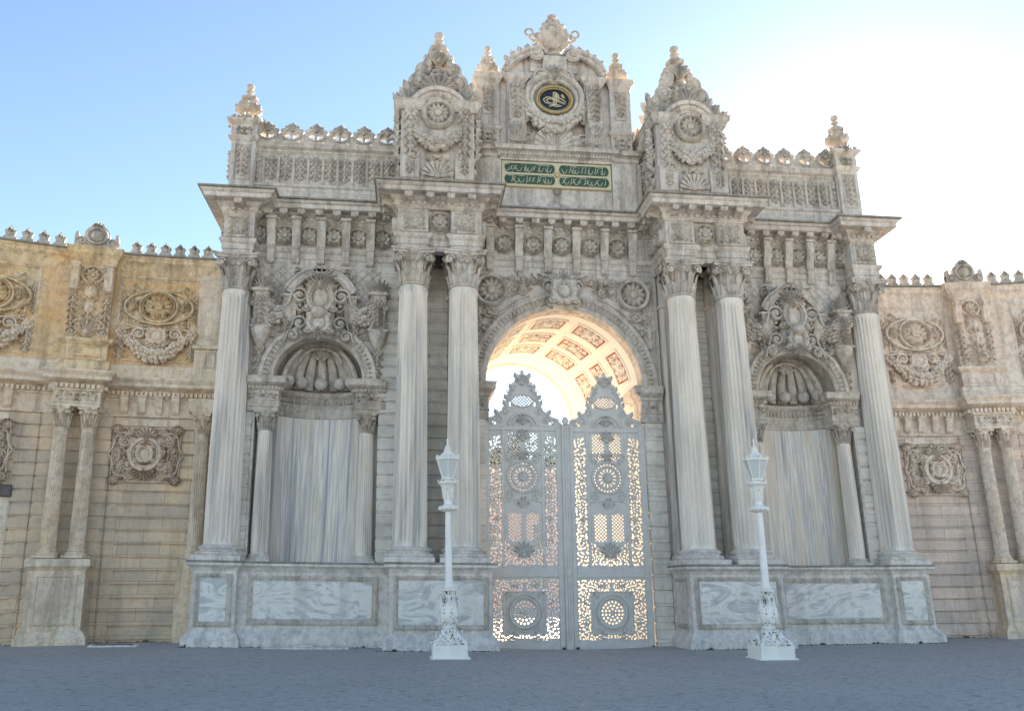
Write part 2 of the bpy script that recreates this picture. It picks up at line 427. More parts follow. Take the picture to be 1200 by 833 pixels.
# ------------------------------------------------------------------ materials
class N:
    def __init__(s, name):
        s.m = bpy.data.materials.new(name); s.m.use_nodes = True; s.t = s.m.node_tree; s.b = s.t.nodes['Principled BSDF']; s.tc = s.t.nodes.new('ShaderNodeTexCoord').outputs['Object']
    def n(s, typ, ins=None, **kw):
        q = s.t.nodes.new(typ)
        for k, v in kw.items(): setattr(q, k, v)
        for k, v in (ins or {}).items():
            if hasattr(v, 'links') or isinstance(v, bpy.types.NodeSocket): s.t.links.new(v, q.inputs[k])
            else: q.inputs[k].default_value = v
        return q
    def map(s, scale=(1, 1, 1), rot=(0, 0, 0), loc=(0, 0, 0), src=None):
        return s.n('ShaderNodeMapping', {'Vector': src or s.tc, 'Scale': scale, 'Rotation': rot, 'Location': loc}).outputs[0]
    def noise(s, scale, detail=6, rough=.55, dist=0.0, vec=None):
        return s.n('ShaderNodeTexNoise', {'Vector': vec or s.tc, 'Scale': scale, 'Detail': detail, 'Roughness': rough, 'Distortion': dist}).outputs[0]
    def ramp(s, fac, *stops):
        q = s.n('ShaderNodeValToRGB', {0: fac}); cr = q.color_ramp
        while len(cr.elements) < len(stops): cr.elements.new(.5)
        for e, (p, c) in zip(cr.elements, stops):
            e.position = p; e.color = (c[0], c[1], c[2], 1) if not np.isscalar(c) else (c, c, c, 1)
        return q.outputs[0]
    def mix(s, fac, a, b, mode='MIX'):
        q = s.n('ShaderNodeMix', data_type='RGBA', blend_type=mode)
        for i, v in ((0, fac), (6, a), (7, b)):
            if isinstance(v, bpy.types.NodeSocket): s.t.links.new(v, q.inputs[i])
            elif i == 0: q.inputs[0].default_value = v
            else: q.inputs[i].default_value = (v[0], v[1], v[2], 1)
        return q.outputs[2]
    def bump(s, h, strength=.3, dist=.02, nrm=None):
        q = s.n('ShaderNodeBump', {'Height': h, 'Strength': strength, 'Distance': dist})
        if nrm is not None: s.t.links.new(nrm, q.inputs['Normal'])
        return q.outputs[0]
    def done(s, col=None, rough=.7, nrm=None, metal=0, **kw):
        for k, v in (('Base Color', col), ('Roughness', rough), ('Normal', nrm), ('Metallic', metal)):
            if v is None: continue
            if isinstance(v, bpy.types.NodeSocket): s.t.links.new(v, s.b.inputs[k])
            else: s.b.inputs[k].default_value = (v[0], v[1], v[2], 1) if k == 'Base Color' else v
        for k, v in kw.items(): s.b.inputs[k].default_value = v
        return s.m

def stone(name, a, b, stain, ochre, streak=.55, coarse=.5, och=.35, bump=.35, soot=.45):
    m = N(name)
    c = m.mix(m.ramp(m.noise(coarse, 5, .6), (.35, 0.0), (.68, 1.0)), a, b)
    c = m.mix(m.ramp(m.noise(1.0, 4, .6, .6, m.map((.7, .7, .35), loc=(3, 9, 1))), (.52, 0.0), (.72, och)), c, ochre)
    st = m.ramp(m.noise(1.0, 6, .65, .4, m.map((3.2, 3.2, .32))), (.47, 0.0), (.66, streak))
    c = m.mix(st, c, stain)
    gr = m.ramp(m.noise(5.5, 8, .7), (.45, 0.0), (.64, soot)); c = m.mix(gr, c, stain)
    sp = m.ramp(m.noise(38, 3, .6), (.35, .86), (.65, 1.08)); c = m.mix(1.0, c, sp, 'MULTIPLY')
    h = m.noise(16, 8, .7); n1 = m.bump(h, bump, .03); n2 = m.bump(m.noise(70, 3, .6), .25, .006, n1)
    return m.done(c, m.ramp(h, (.3, .62), (.7, .85)), n2)

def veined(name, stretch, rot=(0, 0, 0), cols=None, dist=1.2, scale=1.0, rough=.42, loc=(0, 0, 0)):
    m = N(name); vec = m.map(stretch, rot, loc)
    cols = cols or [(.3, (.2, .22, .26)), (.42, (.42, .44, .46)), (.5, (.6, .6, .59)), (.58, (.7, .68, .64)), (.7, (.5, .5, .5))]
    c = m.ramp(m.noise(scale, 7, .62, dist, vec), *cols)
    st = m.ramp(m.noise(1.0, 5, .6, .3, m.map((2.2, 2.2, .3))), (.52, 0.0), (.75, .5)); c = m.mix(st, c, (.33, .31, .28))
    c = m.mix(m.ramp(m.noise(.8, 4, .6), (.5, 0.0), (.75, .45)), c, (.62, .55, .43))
    h = m.noise(14, 7, .65)
    return m.done(c, rough, m.bump(h, .18, .02))

M = {}
M['marble'] = stone('weathered_grey_marble', (.62, .55, .48), (.76, .685, .605), (.20, .165, .135), (.74, .56, .37), streak=.65, bump=.5, soot=.4)
M['carved'] = stone('carved_marble', (.58, .51, .435), (.73, .655, .57), (.17, .14, .11), (.66, .48, .30), streak=.6, coarse=.9, soot=.42, bump=.8)
M['column'] = veined('streaked_column_marble', (2.6, 2.6, .16), cols=[(.28, (0.321, 0.295, 0.276)), (.42, (0.600, 0.532, 0.469)), (.52, (0.814, 0.713, 0.611)), (.62, (0.880, 0.779, 0.653)), (.75, (0.643, 0.552, 0.469))], dist=.7)
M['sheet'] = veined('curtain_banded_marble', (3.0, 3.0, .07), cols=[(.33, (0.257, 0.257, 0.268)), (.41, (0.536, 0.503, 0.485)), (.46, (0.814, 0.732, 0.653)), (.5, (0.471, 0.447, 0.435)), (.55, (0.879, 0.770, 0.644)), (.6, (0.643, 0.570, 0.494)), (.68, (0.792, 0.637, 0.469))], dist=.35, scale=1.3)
M['panel'] = veined('grey_veined_panel_marble', (.55, .9, 1.3), (0, R(35), 0), cols=[(.34, (.42, .415, .41)), (.44, (.54, .525, .51)), (.5, (.72, .68, .63)), (.57, (.80, .75, .69)), (.7, (.52, .51, .50))], dist=2.6, scale=1.5)
M['ped'] = stone('pedestal_marble', (0.685, 0.627, 0.569), (0.857, 0.770, 0.686), (0.257, 0.237, 0.226), (0.685, 0.552, 0.393), streak=.4, coarse=.8, och=.25)

def ashlar(name, a, b, d, row=.366, z0=0.0, width=1.15, grime=.5, axes='x'):
    m = N(name); sx = m.n('ShaderNodeSeparateXYZ', {0: m.tc}); cb = m.n('ShaderNodeCombineXYZ', {0: sx.outputs[0], 1: sx.outputs[2]}).outputs[0]
    vec = m.map((1, 1, 1), loc=(0, -z0, 0), src=cb)
    br = m.n('ShaderNodeTexBrick', {'Vector': vec, 'Color1': (*a, 1), 'Color2': (*b, 1), 'Mortar': (*d, 1), 'Scale': 1.0, 'Mortar Size': .006, 'Mortar Smooth': .3, 'Bias': -.1, 'Brick Width': width, 'Row Height': row})
    br.offset = .42; c = br.outputs[0]
    c = m.mix(m.ramp(m.noise(.7, 5, .6), (.42, 0.0), (.7, .6)), c, (.36, .33, .29))
    c = m.mix(m.ramp(m.noise(1.0, 6, .65, .4, m.map((2.5, 2.5, .4))), (.5, 0.0), (.75, grime)), c, d)
    c = m.mix(m.ramp(m.noise(7, 7, .7), (.5, 0.0), (.75, .4)), c, d)
    h = m.noise(13, 8, .7)
    return m.done(c, .8, m.bump(h, .35, .03))
M['ashlar'] = ashlar('rusticated_beige_ashlar', (.80, .585, .38), (.60, .46, .33), (.24, .17, .11))
M['ashpink'] = ashlar('rusticated_pinkish_ashlar', (.82, .64, .52), (.64, .52, .44), (.26, .19, .14))
M['ashgrey'] = ashlar('rusticated_grey_ashlar', (.82, .74, .64), (.74, .67, .58), (.24, .20, .16), grime=.3, width=3.0)
M['ochre'] = stone('ochre_sandstone', (.86, .49, .19), (.82, .63, .40), (.40, .26, .13), (.80, .72, .60), streak=.6, coarse=.9, och=.85, bump=.5, soot=.6)
M['ochreframe'] = stone('pale_ochre_sandstone', (.86, .60, .32), (.84, .70, .50), (.34, .23, .13), (.88, .52, .2), streak=.7, coarse=.9, och=.7, bump=.6, soot=.7)
M['sooty'] = stone('soot_darkened_marble', (.30, .27, .225), (.42, .38, .32), (.10, .09, .075), (.34, .3, .22), streak=.6, coarse=1.4)
M['buff'] = stone('buff_sandstone', (.82, .63, .46), (.88, .74, .58), (.32, .24, .15), (.84, .58, .29), streak=.6, coarse=.7, och=.6, bump=.5)
M['relief'] = stone('grey_brown_relief_stone', (.72, .55, .41), (.80, .64, .49), (.26, .19, .13), (.76, .54, .34), streak=.45, coarse=1.0, soot=.4, bump=.6)
M['pink'] = stone('pinkish_beige_sandstone', (.82, .65, .52), (.86, .75, .62), (.38, .30, .24), (.84, .60, .42), streak=.55, coarse=.7, och=.5, bump=.5, soot=.6)

def plain(name, c, rough=.5, metal=0.0, var=.1, scale=6, bump=.08, **kw):
    m = N(name); f = m.ramp(m.noise(scale, 5, .6), (.3, 1 - var), (.7, 1 + var)); col = m.mix(1.0, c, f, 'MULTIPLY')
    return m.done(col, rough, m.bump(m.noise(scale * 4, 4, .6), bump, .01), metal, **kw)
def chipped(name, c, chip, amt=.62, rough=.45):
    m = N(name); f = m.ramp(m.noise(1.0, 5, .7, .8, m.map((11, 11, 7))), (amt, 0.0), (amt + .03, 1.0))
    c2 = m.mix(m.ramp(m.noise(3, 5, .6), (.45, 0.0), (.7, .3)), c, (.5, .48, .44)); col = m.mix(f, c2, chip)
    return m.done(col, rough, m.bump(f, -.4, .006))
M['iron'] = plain('pale_grey_painted_iron', (.60, .565, .52), .5, var=.1, scale=3)
M['ironpale'] = plain('pale_grey_painted_ornament_iron', (.62, .585, .54), .5, var=.14, scale=5)
M['white'] = chipped('white_lamp_paint', (.93, .88, .81), (.10, .08, .06), .66)
M['whitechip'] = chipped('white_chipped_lamp_paint', (.93, .88, .81), (.06, .045, .035), .565)
M['dark'] = plain('dark_iron', (.05, .045, .04), .6)
M['pane'] = plain('dark_window_glass', (.10, .11, .13), .15, 0, .1, 2)
M['gold'] = plain('old_gilding', (.66, .46, .20), .38, .85, .2, 20)
M['ivory'] = plain('gilded_ivory_border', (.62, .53, .34), .5, .1, .1, 12)
M['green'] = plain('dark_green_enamel', (.035, .085, .045), .35, 0, .25, 5)
M['navy'] = plain('black_blue_enamel', (.012, .016, .022), .35, 0, .2, 8)
M['plaster'] = plain('cream_vault_plaster', (.90, .80, .69), .8, 0, .06, 2.5)
M['maroon'] = plain('brick_red_coffer_ground', (.42, .10, .06), .8, 0, .2, 9)
M['coffer'] = plain('cream_coffer_stucco', (.90, .82, .70), .75, 0, .06, 8)
M['pinkwall'] = plain('pink_stucco', (.80, .56, .47), .85, 0, .1, 1.2)
M['lintel'] = plain('dark_brown_stone', (.13, .11, .10), .8, 0, .25, 6)
M['doorpaint'] = plain('off_white_door_paint', (.70, .70, .69), .5, 0, .07, 3)
m = N('frosted_lantern_glass'); m.done((.80, .84, .80), .35, m.bump(m.noise(20, 3, .5), .1, .01), 0, **{'Transmission Weight': .3, 'IOR': 1.1}); M['glass'] = m.m
m = N('leaf_green'); m.done(m.ramp(m.noise(.9, 4, .6), (.3, (.035, .06, .015)), (.7, (.10, .13, .035))), .6, None, 0, **{'Subsurface Weight': 0.0}); M['leaf'] = m.m
M['bark'] = plain('bark', (.11, .08, .055), .9, 0, .3, 8, .4)

# ------------------------------------------------------------------ the gatehouse
GH = empty('ornate_gatehouse', (0, 1.5, 0), 'monumental grey marble gatehouse with paired fluted columns, two niches and a tall round arch', 'gatehouse')
WL, WC, PF = -.6, -.7, -2.2        # wall planes: side bays, middle bay, front of the paired blocks
ZL, ZN, ZA, ZF, ZC, ZT = 2.2, 10.1, 11.2, 11.7, 12.5, 13.17
PAIR = {-1: (-4.75, -3.27), 1: (3.43, 4.97)}; PIER = {-1: -9.95, 1: 10.02}; NICHE = {-1: -7.5, 1: 7.42}
X0 = -.08
B = .02
# backing masonry of the whole block (niches and passage stay open)
nl = {}
bw = []
for s in (-1, 1):
    nx = NICHE[s]
    bw += [box(s * 9.35, nx + s * 1.78, -.62 + .022, 3.9, -.4, 11.2), box(nx - s * 1.78, s * 2.75, -.6 + .021, 3.9, -.4, 11.2, 0), box(nx - 1.8, nx + 1.8, .95, 3.9, -.4, 11.2), box(nx - 1.8, nx + 1.8, -.1, .96, 8.95, 11.19), box(s * 10.35, s * 9.3, -.4, 3.9, -.4, 11.19)]
bw += [box(-10.3, 10.3, -.35, 3.9, 11.18, 13.1), box(-2.8, 2.8, -.3, 3.9, 10.6, 11.185)]
bw.append(box(-9.6, 9.6, 3.3, 3.88, 13.08, 13.9)); bw += [box(-2.9, 2.95, -.3, 2.2, 13.09, 15.4)]
obj('wall', bw, M['marble'], GH)

def rustic(x0, x1, y0, y1, z0, z1, h=.366, g=.022, b=.03):   # courses with open chamfered joints
    n = max(1, round((z1 - z0) / h)); hh = (z1 - z0) / n; L = [box(x0 + b, x1 - b, y0 + b, y1, z0, z1)]
    for k in range(n): L.append(box(x0, x1, y0, y1 - .02, z0 + k * hh + g / 2, z0 + (k + 1) * hh - g / 2, b))
    return merge(L)

def fpanel(x0, x1, z0, z1, y, bd=.09, parent=None, mat='panel'):     # sunk marble panel in an egg-and-dart frame on a face at y
    obj('panel_frame', [frame(x0, x1, z0, z1, bd, y, .05), beads(x0 + .035, z0 + .04, x0 + .035, z1 - .04, y - .05, .022, .075), beads(x1 - .035, z0 + .04, x1 - .035, z1 - .04, y - .05, .022, .075), beads(x0 + .04, z1 - .035, x1 - .04, z1 - .035, y - .05, .022, .075), beads(x0 + .04, z0 + .035, x1 - .04, z0 + .035, y - .05, .022, .075)], M['carved'], parent)
    obj('marble_panel', box(x0 + bd, x1 - bd, y - .028, y + .02, z0 + bd, z1 - bd, .012), M[mat], parent)

PLINTH = [(-.3, -.4), (.16, -.4), (.16, .2), (.145, .22), (.12, .27), (.05, .36), (.0, .42), (.0, 1.93), (.02, 1.95), (.03, 2.0), (.08, 2.05), (.13, 2.08), (.14, 2.09), (.14, 2.15), (-.3, 2.152)]
LEDGE = [(-.3, 2.155), (.145, 2.155), (.155, 2.165), (.15, 2.195), (.13, 2.205), (-.3, 2.206)]
def pedestal(x0, x1, yf, yb, name='pedestal', panels=True):
    o = obj(name, [sweep([(x0, yb), (x0, yf), (x1, yf), (x1, yb)], PLINTH), box(x0 + .1, x1 - .1, yf + .1, yb, -.3, 2.14)], M['ped'], GH)
    obj('ledge', sweep([(x0, yb), (x0, yf), (x1, yf), (x1, yb)], LEDGE), M['sooty'], o)
    fpanel(x0 + .1, x1 - .1, .5, 1.87, yf, .13, o); return o
for s in (-1, 1):
    a, b = PAIR[s]; px = (-5.26, -2.55) if s < 0 else (2.92, 5.58)
    o = pedestal(px[0], px[1], -2.33, -.5)
    xx = px[1] if s < 0 else px[0]; ss = 1 if s < 0 else -1
    inner = mv(rz(mv(frame(-.62, .62, .5, 1.87, .13, 0, .05)), ss * pi / 2), xx, -1.45, 0); obj('side_panel_frame', inner, M['carved'], o)
    p = PIER[s]; pedestal(p - .58, p + .58, -1.3, .3)
    nx = NICHE[s]; d0, d1 = (-9.4, -5.2) if s < 0 else (5.5, 9.5)
    o = obj('niche_dado', [sweep([(d0, -1.08), (d1, -1.08)], PLINTH), box(d0, d1, -.98, .95, -.3, 2.14)], M['ped'], GH)
    obj('ledge', sweep([(d0, -1.08), (d1, -1.08)], LEDGE), M['sooty'], o)
    fpanel(d0 + (.3 if s < 0 else .5), d1 - (.4 if s < 0 else .25), .55, 1.84, -1.08, .15, o)

def column(x, y, z0, z1, r, parent, mat='column', cap='carved', ch=1.1, bh=.42, name='column', taper=.86):
    o = obj(name, shaft(x, y, z0 + bh, z1 - ch, r, r * taper), M[mat], parent)
    obj('base', colbase(x, y, z0, bh, r), M['ped' if mat == 'column' else 'buff'], o); obj('capital', capital(x, y, z1 - ch, ch, r * taper), M[cap], o); return o
for s in (-1, 1):
    for x in PAIR[s]: column(x, -1.75, ZL, ZA, .475, GH)
    column(PIER[s], -.75, ZL, ZA, .475, GH)
    # fluted pilasters and coursed strips behind the paired columns
    a, b = PAIR[s]; c = (a + b) / 2
    for x in (a, b):
        obj('pilaster', [box(x - .4, x + .4, -.95, -.5, ZL, ZA - .02, .02)] + [tube([(x - .32 + .107 * k, -.955, ZL + .4), (x - .32 + .107 * k, -.955, ZA - 1.2)], .036, 6) for k in range(7)] + [box(x - .47, x + .47, -1.02, -.5, ZL, ZL + .3, .03), box(x - .46, x + .46, -1.0, -.5, ZA - 1.1, ZA - 1.0, .02), mv(palmette(.8, 5, 1.3, .3, .09), x, -.96, ZA - 1.0)], M['column'], GH)
    obj('coursed_strip', rustic(a + .4, b - .4, -.72, -.3, ZL, ZA), M['ashgrey'], GH)
    ex = a - .42 if s < 0 else b + .42
    obj('coursed_strip', rustic(min(ex, ex + s * .55), max(ex, ex + s * .55), -.66, -.3, ZL, ZA), M['ashgrey'], GH)

# entablature: one sweep per member round the whole plan
def plan(jog):
    P = [(-10.38, 3.9), (-10.38, -1.2), (-9.52, -1.2), (-9.52, WL)]
    for s in (-1, 1):
        a, b = PAIR[s]; o = [(a - .5, WL if s < 0 else WC), (a - .5, PF)]
        if jog: o += [(a + .42, PF), (a + .42, PF + .13), (b - .42, PF + .13), (b - .42, PF)]
        o += [(b + .5, PF), (b + .5, WC if s < 0 else WL)]; P += o
    return P + [(9.59, WL), (9.59, -1.2), (10.45, -1.2), (10.45, 3.9)]
PJ, PS = plan(True), plan(False)
obj('architrave', sweep(PJ, [(-.3, ZA), (-.0, ZA), (.0, ZA + .15), (.03, ZA + .16), (.03, ZA + .33), (.06, ZA + .35), (.10, ZA + .42), (.11, ZA + .49), (.02, ZA + .5), (-.3, ZA + .5)], True) , M['marble'], GH)
obj('frieze', sweep(PJ, [(-.3, ZF), (0, ZF), (0, ZC), (-.3, ZC)]), M['marble'], GH)
dent = box(-.05, .05, -.16, .0, 12.60, 12.70, .01)
CO = obj('cornice', [sweep(PS, [(-.3, ZC), (.03, ZC), (.05, ZC + .04), (.10, ZC + .08), (.10, ZC + .22), (.15, ZC + .25), (.22, ZC + .32), (.24, ZC + .34), (.50, ZC + .35), (.52, ZC + .37), (.54, ZC + .36), (.54, ZC + .49), (.57, ZC + .5), (.60, ZC + .54), (.64, ZC + .585), (-.5, ZC + .59)]), along(PS[1:-1], .17, dent)], M['marble'], GH)
mod = merge([yzprism([(.1, 12.62), (.46, 12.72), (.49, 12.84), (.1, 12.846)], -.115, .115), ball(0, -.44, 12.73, .09, .07, .07, 7, 4), mv(leaf(.34, .07, 2, .03, .01, 6), 0, -.16, 12.68)])
obj('coping_slab', sweep(PS, [(-.4, ZC + .594), (.65, ZC + .594), (.69, ZC + .61), (.69, ZT - .01), (.66, ZT), (-.5, ZT + .06)]), M['sooty'], CO)
for (xa_, ya_), (xb_, yb_) in zip(PS[1:-2], PS[2:-1]):
    l_ = math.hypot(xb_ - xa_, yb_ - ya_)
    for k in range(max(1, int(l_ / .5))):
        t_ = (k + .5) / max(1, int(l_ / .5)); obj('modillion', mv(rz(mod, math.atan2(yb_ - ya_, xb_ - xa_)), xa_ + (xb_ - xa_) * t_, ya_ + (yb_ - ya_) * t_), M['carved'], CO)
# frieze ornaments: rosettes and brackets
rosF = merge([rosette(.31, 8, .17), mv(disc(.33, 0, .03), 0, 0, 0)])
brk = bracket(.25, .94, .34)
def fr(x, y, a=0.0): obj('frieze_rosette', mv(rosF, x, y, 12.1), M['carved'], GH)
def fb(x, y): obj('frieze_bracket', [mv(brk, x, y, 12.55), mv(bracket(.21, .44, .17), x, y - .03, 11.62)], M['carved'], GH)
for s in (-1, 1):
    for k in range(6):
        fr(s * (5.72 + .745 * k), WL)
        if k < 5: fb(s * (5.72 + .745 * (k + .5)), WL)
for k in range(-2, 3):
    fr(X0 + .92 * k, WC)
for k in range(-3, 3): fb(X0 + .92 * (k + .5), WC)
sq = merge([box(-.4, .4, -.05, 0, -.36, .36, .015), rosette(.3, 8, .15, rim=False)] + [mv(ry(leaf(.34, .12, 2, .1, .05, 7), k * pi / 4 + pi / 8), 0, -.04, 0) for k in range(8)] + [mv(ry(leaf(.2, .1, 2, .08, .04, 6), pi / 4 + k * pi / 2), .24 * -sin(pi / 4 + k * pi / 2), -.04, .24 * cos(pi / 4 + k * pi / 2)) for k in range(4)])
for s in (-1, 1):
    a, b = PAIR[s]
    for x in (a, b): obj('frieze_square_flower', mv(sq, x, PF, 12.1), M['carved'], GH)
    obj('frieze_rosette', mv(merge([rosF, disc(.36, 0, .05, 8)]), (a + b) / 2, PF + .13, 12.1), M['carved'], GH)
    for x, sd in ((a - .5, -1), (b + .5, 1)):
        for yy in (-1.72, -1.05): obj('frieze_rosette', mv(rz(sc(rosF, .95, 1, .95), sd * pi / 2), x, yy, 12.1), M['carved'], GH)
    obj('frieze_square_flower', mv(sc(sq, .95, 1, 1), PIER[s], -1.2, 12.1), M['carved'], GH)
    obj('frieze_square_flower', mv(rz(sc(sq, .9, 1, 1), s * pi / 2), (-10.38 if s < 0 else 10.45), -.7, 12.1), M['carved'], GH)

# ---- side bays: niche, arch and carved spandrel
def niche(s):
    nx = NICHE[s]; zs = 7.52; r = 1.28
    N_ = []
    ex = (-9.62, -5.35) if s < 0 else (5.4, 9.6)
    wall = obj('niche_bay_wall', archwall(ex[0], ex[1], zs, ZA - .004, nx, r, WL, .3), M['marble'], GH)
    # trellis of thin diagonal fillets on the spandrel
    tr = []
    for k in range(-14, 15):
        for d in (1, -1):
            x_a = nx + k * .3
            pts = [(x_a + d * (z - 8.4) , z) for z in np.arange(7.7, 11.15, .05)]
            run = []
            for x, z in pts:
                ok = ex[0] + .15 < x < ex[1] - .15 and math.hypot(x - nx, z - zs) > 1.8
                if ok: run.append((x, WL - .006, z))
                elif len(run) > 3: tr.append(tube(run[::len(run) - 1], .016, 4)); run = []
                else: run = []
            if len(run) > 3: tr.append(tube(run[::len(run) - 1], .016, 4))
    obj('trellis_relief', tr, M['marble'], wall)
    # archivolt
    pf = [(r, WL + .3), (r, WL - .1), (r + .03, WL - .13), (r + .14, WL - .13), (r + .15, WL - .16), (r + .3, WL - .17), (r + .32, WL - .21), (r + .42, WL - .22), (r + .46, WL - .16), (r + .46, WL + .05)]
    ar = obj('niche_arch', [archmould(nx, zs, pf, 0, pi, 44)] + [mv(ry(leaf(.16, .06, 1, .05, .02, 6), a - pi / 2), nx + (r + .15) * cos(a), WL - .165, zs + (r + .15) * sin(a)) for a in np.linspace(.05, pi - .05, 34)] + [ball(nx + (r + .085) * cos(a), WL - .14, zs + (r + .085) * sin(a), .026, .03, .026, 5, 3) for a in np.linspace(.02, pi - .02, 48)], M['carved'], GH)
    # imposts on each side (entablature blocks carrying the arch)
    for t in (-1, 1):
        xi = nx + t * 1.12; xo = nx + t * 2.0
        x_a, x_b = min(xi, xo), max(xi, xo)
        pr = [(-.3, 6.5), (0, 6.5), (0, 6.62), (.03, 6.64), (.03, 6.78), (.06, 6.82), (0, 6.84), (0, 7.12), (.05, 7.15), (.05, 7.24), (.1, 7.27), (.2, 7.32), (.22, 7.34), (.22, 7.45), (.26, 7.52), (-.3, 7.53)]
        pth = [(x_a, .8), (x_a, WL - .04), (x_b, WL - .04)] if t > 0 else [(x_a, WL - .04), (x_b, WL - .04), (x_b, .8)]
        dn = box(-.035, .035, -.11, 0, 7.17, 7.24, .006)
        obj('impost', [sweep(pth, pr), box(x_a + .02, x_b - .02, WL + .1, .9, 6.5, 7.52), along(pth, .1, dn), mv(scrollwork(.8, .24, .2, 5, .018, 2), (x_a + x_b) / 2, WL - .045, 6.98)], M['carved'], GH)
        # coursed jamb and small column in front of its dark slot
        xs_ = sorted((nx + t * 1.83, nx + t * 2.2))
        obj('coursed_jamb', rustic(xs_[0], xs_[1], WL, .4, ZL, 6.5, .43), M['ashgrey'], GH)
        column(nx + t * 1.45, WL + .12, ZL, 6.52, .235, GH, ch=.6, bh=.22, name='niche_column')
    # concave marble sheet, string course, half dome with scallop
    a = np.linspace(pi, 2 * pi, 26)
    def ring(rr, z): return np.stack([nx - rr * np.cos(a), WL + .42 - rr * .55 * np.sin(a) , np.full(len(a), z)], 1)
    V = np.concatenate([ring(1.2, 2.18), ring(1.2, 6.55)]); sh = grid(V, 2, len(a))
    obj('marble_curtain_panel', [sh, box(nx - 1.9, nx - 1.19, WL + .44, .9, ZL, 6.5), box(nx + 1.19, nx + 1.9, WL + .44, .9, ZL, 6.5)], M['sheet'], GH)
    pr = [(1.2, 6.5), (1.15, 6.53), (1.15, 6.6), (1.17, 6.62), (1.17, 6.8), (1.1, 6.86), (1.1, 6.92), (1.19, 6.95), (1.19, 7.1), (1.1, 7.15), (1.02, 7.2), (1.0, 7.22), (1.0, 7.3), (1.28, 7.31)]
    st = [grid(np.concatenate([ring(q, z) for q, z in pr]), len(pr), len(a))]
    for t in np.linspace(pi + .1, 2 * pi - .1, 38): st.append(ball(nx - 1.16 * cos(t), WL + .42 - 1.12 * .55 * sin(t), 6.9, .028, .03, .03, 5, 3))
    for t in np.linspace(pi + .12, 2 * pi - .12, 26): st.append(mv(ball(0, 0, 0, .05, .05, .07, 6, 4), nx - 1.16 * cos(t), WL + .42 - 1.13 * .55 * sin(t), 7.02))
    obj('niche_cornice', st, M['carved'], GH)
    el = np.linspace(0, pi / 2, 12); az = np.linspace(pi, 2 * pi, 45)
    V = []
    for e in el:
        q = 1.3 * cos(e); V.append(np.stack([nx - q * np.cos(az), WL + .38 - q * .62 * np.sin(az), np.full(len(az), 7.3 + 1.52 * sin(e))], 1))
    obj('half_dome', grid(np.concatenate(V), len(el), len(az)), M['carved'], GH)
    sc_ = []
    for k in range(9):                  # scallop ribs fanning up the half dome
        t = pi + pi * (k + .5) / 9; e = np.linspace(.05, 1.05, 9); q = 1.2 * np.cos(e)
        sc_.append(tube(np.stack([nx - q * cos(t) * .92, WL + .36 - q * .58 * sin(t), 7.32 + 1.4 * np.sin(e)], 1), (.15 * np.cos(e * .85)), 8, .7, up=(-cos(t), -sin(t), .2)))
    for k in range(5): t = pi + pi * (k + .5) / 5; sc_.append(ball(nx - .98 * cos(t), WL + .24 - 1.0 * .55 * sin(t), 7.56, .2, .17, .19, 14, 8))
    sc_.append(mv(palmette(.45, 7, 2.4, .3, .1), nx, WL + .55, 8.32)); sc_.append(mv(ering(.62, .5, .04, c0=.1, c1=pi - .1), nx, WL + .5, 8.1))
    obj('scallop_shell', sc_, M['carved'], GH)
    # carved composition over the arch
    y = WL - .02; L = []
    cz = 9.95
    L += [mv(cartouche(.36, .46, .075), nx, y - .22, cz + .02), mv(cartouche(.3, .3, .06), nx, y - .3, cz - .82), mv(palmette(.75, 9, 2.4, .26, .16), nx, y - .15, 10.36), mv(palmette(.5, 7, 2.2, .3, .14), nx, y - .25, 10.25), mv(ry(palmette(.4, 5, 1.8, .3, .12), pi), nx, y - .3, 8.95)]
    L += [mv(box(-.42, .42, -.22, .02, 9.05, 10.3, .08), nx, y, 0), mv(edome(.26, .2, .2), nx, y - .3, 9.45)]
    for t in (-1, 1):
        a0 = np.linspace(.35, 1.62, 14); P = np.stack([nx + t * (1.18 * np.cos(a0) - .18), np.full(14, y - .14), 9.75 + 1.12 * np.sin(a0)], 1)
        L += [tube(P, .15, 6, .8), tube(P + np.array([t * .1, -.08, .08]), .05, 5), tube(P + np.array([-t * .09, -.1, -.07]), .035, 5)]
        L += [mv(box(-.3, .3, -.24, 0, 0, .1, .03), nx + t * .88, y, 9.98), mv(bracket(.34, .85, .22), nx + t * .88, y, 9.98), mv(sc(spiral(.24, 1.5, .06, 1, tail=.3), t, 1, 1), nx + t * .6, y - .22, 10.0)]
        L += [garland_s(nx, t, y)]
        for zz, rr in ((10.3, .2), (9.75, .26), (9.2, .2), (8.8, .16)): L.append(mv(sc(spiral(rr, 1.4, .055, 1, tail=.2), t, 1, 1), nx + t * (.58 if zz > 9 else .78), y - .12, zz))
        xb = nx + t * 1.72              # bracketed urn with pendant at the bay's edge
        L += [mv(box(-.34, .34, -.26, 0, 0, .1, .03), xb, y, 10.12), mv(bracket(.42, 1.1, .26), xb, y, 10.1), mv(palmette(.55, 7, 2.0, .3, .14), xb, y - .1, 10.2), mv(rosette(.24, 6, .14), xb, y - .12, 10.02), mv(drop(.85, .34, 4), xb, y - .2, 9.95)] + [mv(sc(spiral(.13, 1.3, .04, 1), q_, 1, 1), xb + q_ * .22, y - .2, 9.75) for q_ in (-1, 1)] + [mv(ry(leaf(.5, .15, 3, .12, .06), q_ * .35), xb + q_ * .2, y - .1, 9.05) for q_ in (-1, 1)]
        L += [mv(box(-.3, .3, -.22, 0, 0, .08, .02), xb, y, 8.98), mv(sc(lathe([(.06, -.5), (.16, -.42), (.26, -.2), (.3, -.04), (.3, 0)], 14), 1, .7, 1), xb, y - .05, 8.98), mv(drop(.95, .34, 3, 4), xb, y, 8.52)]
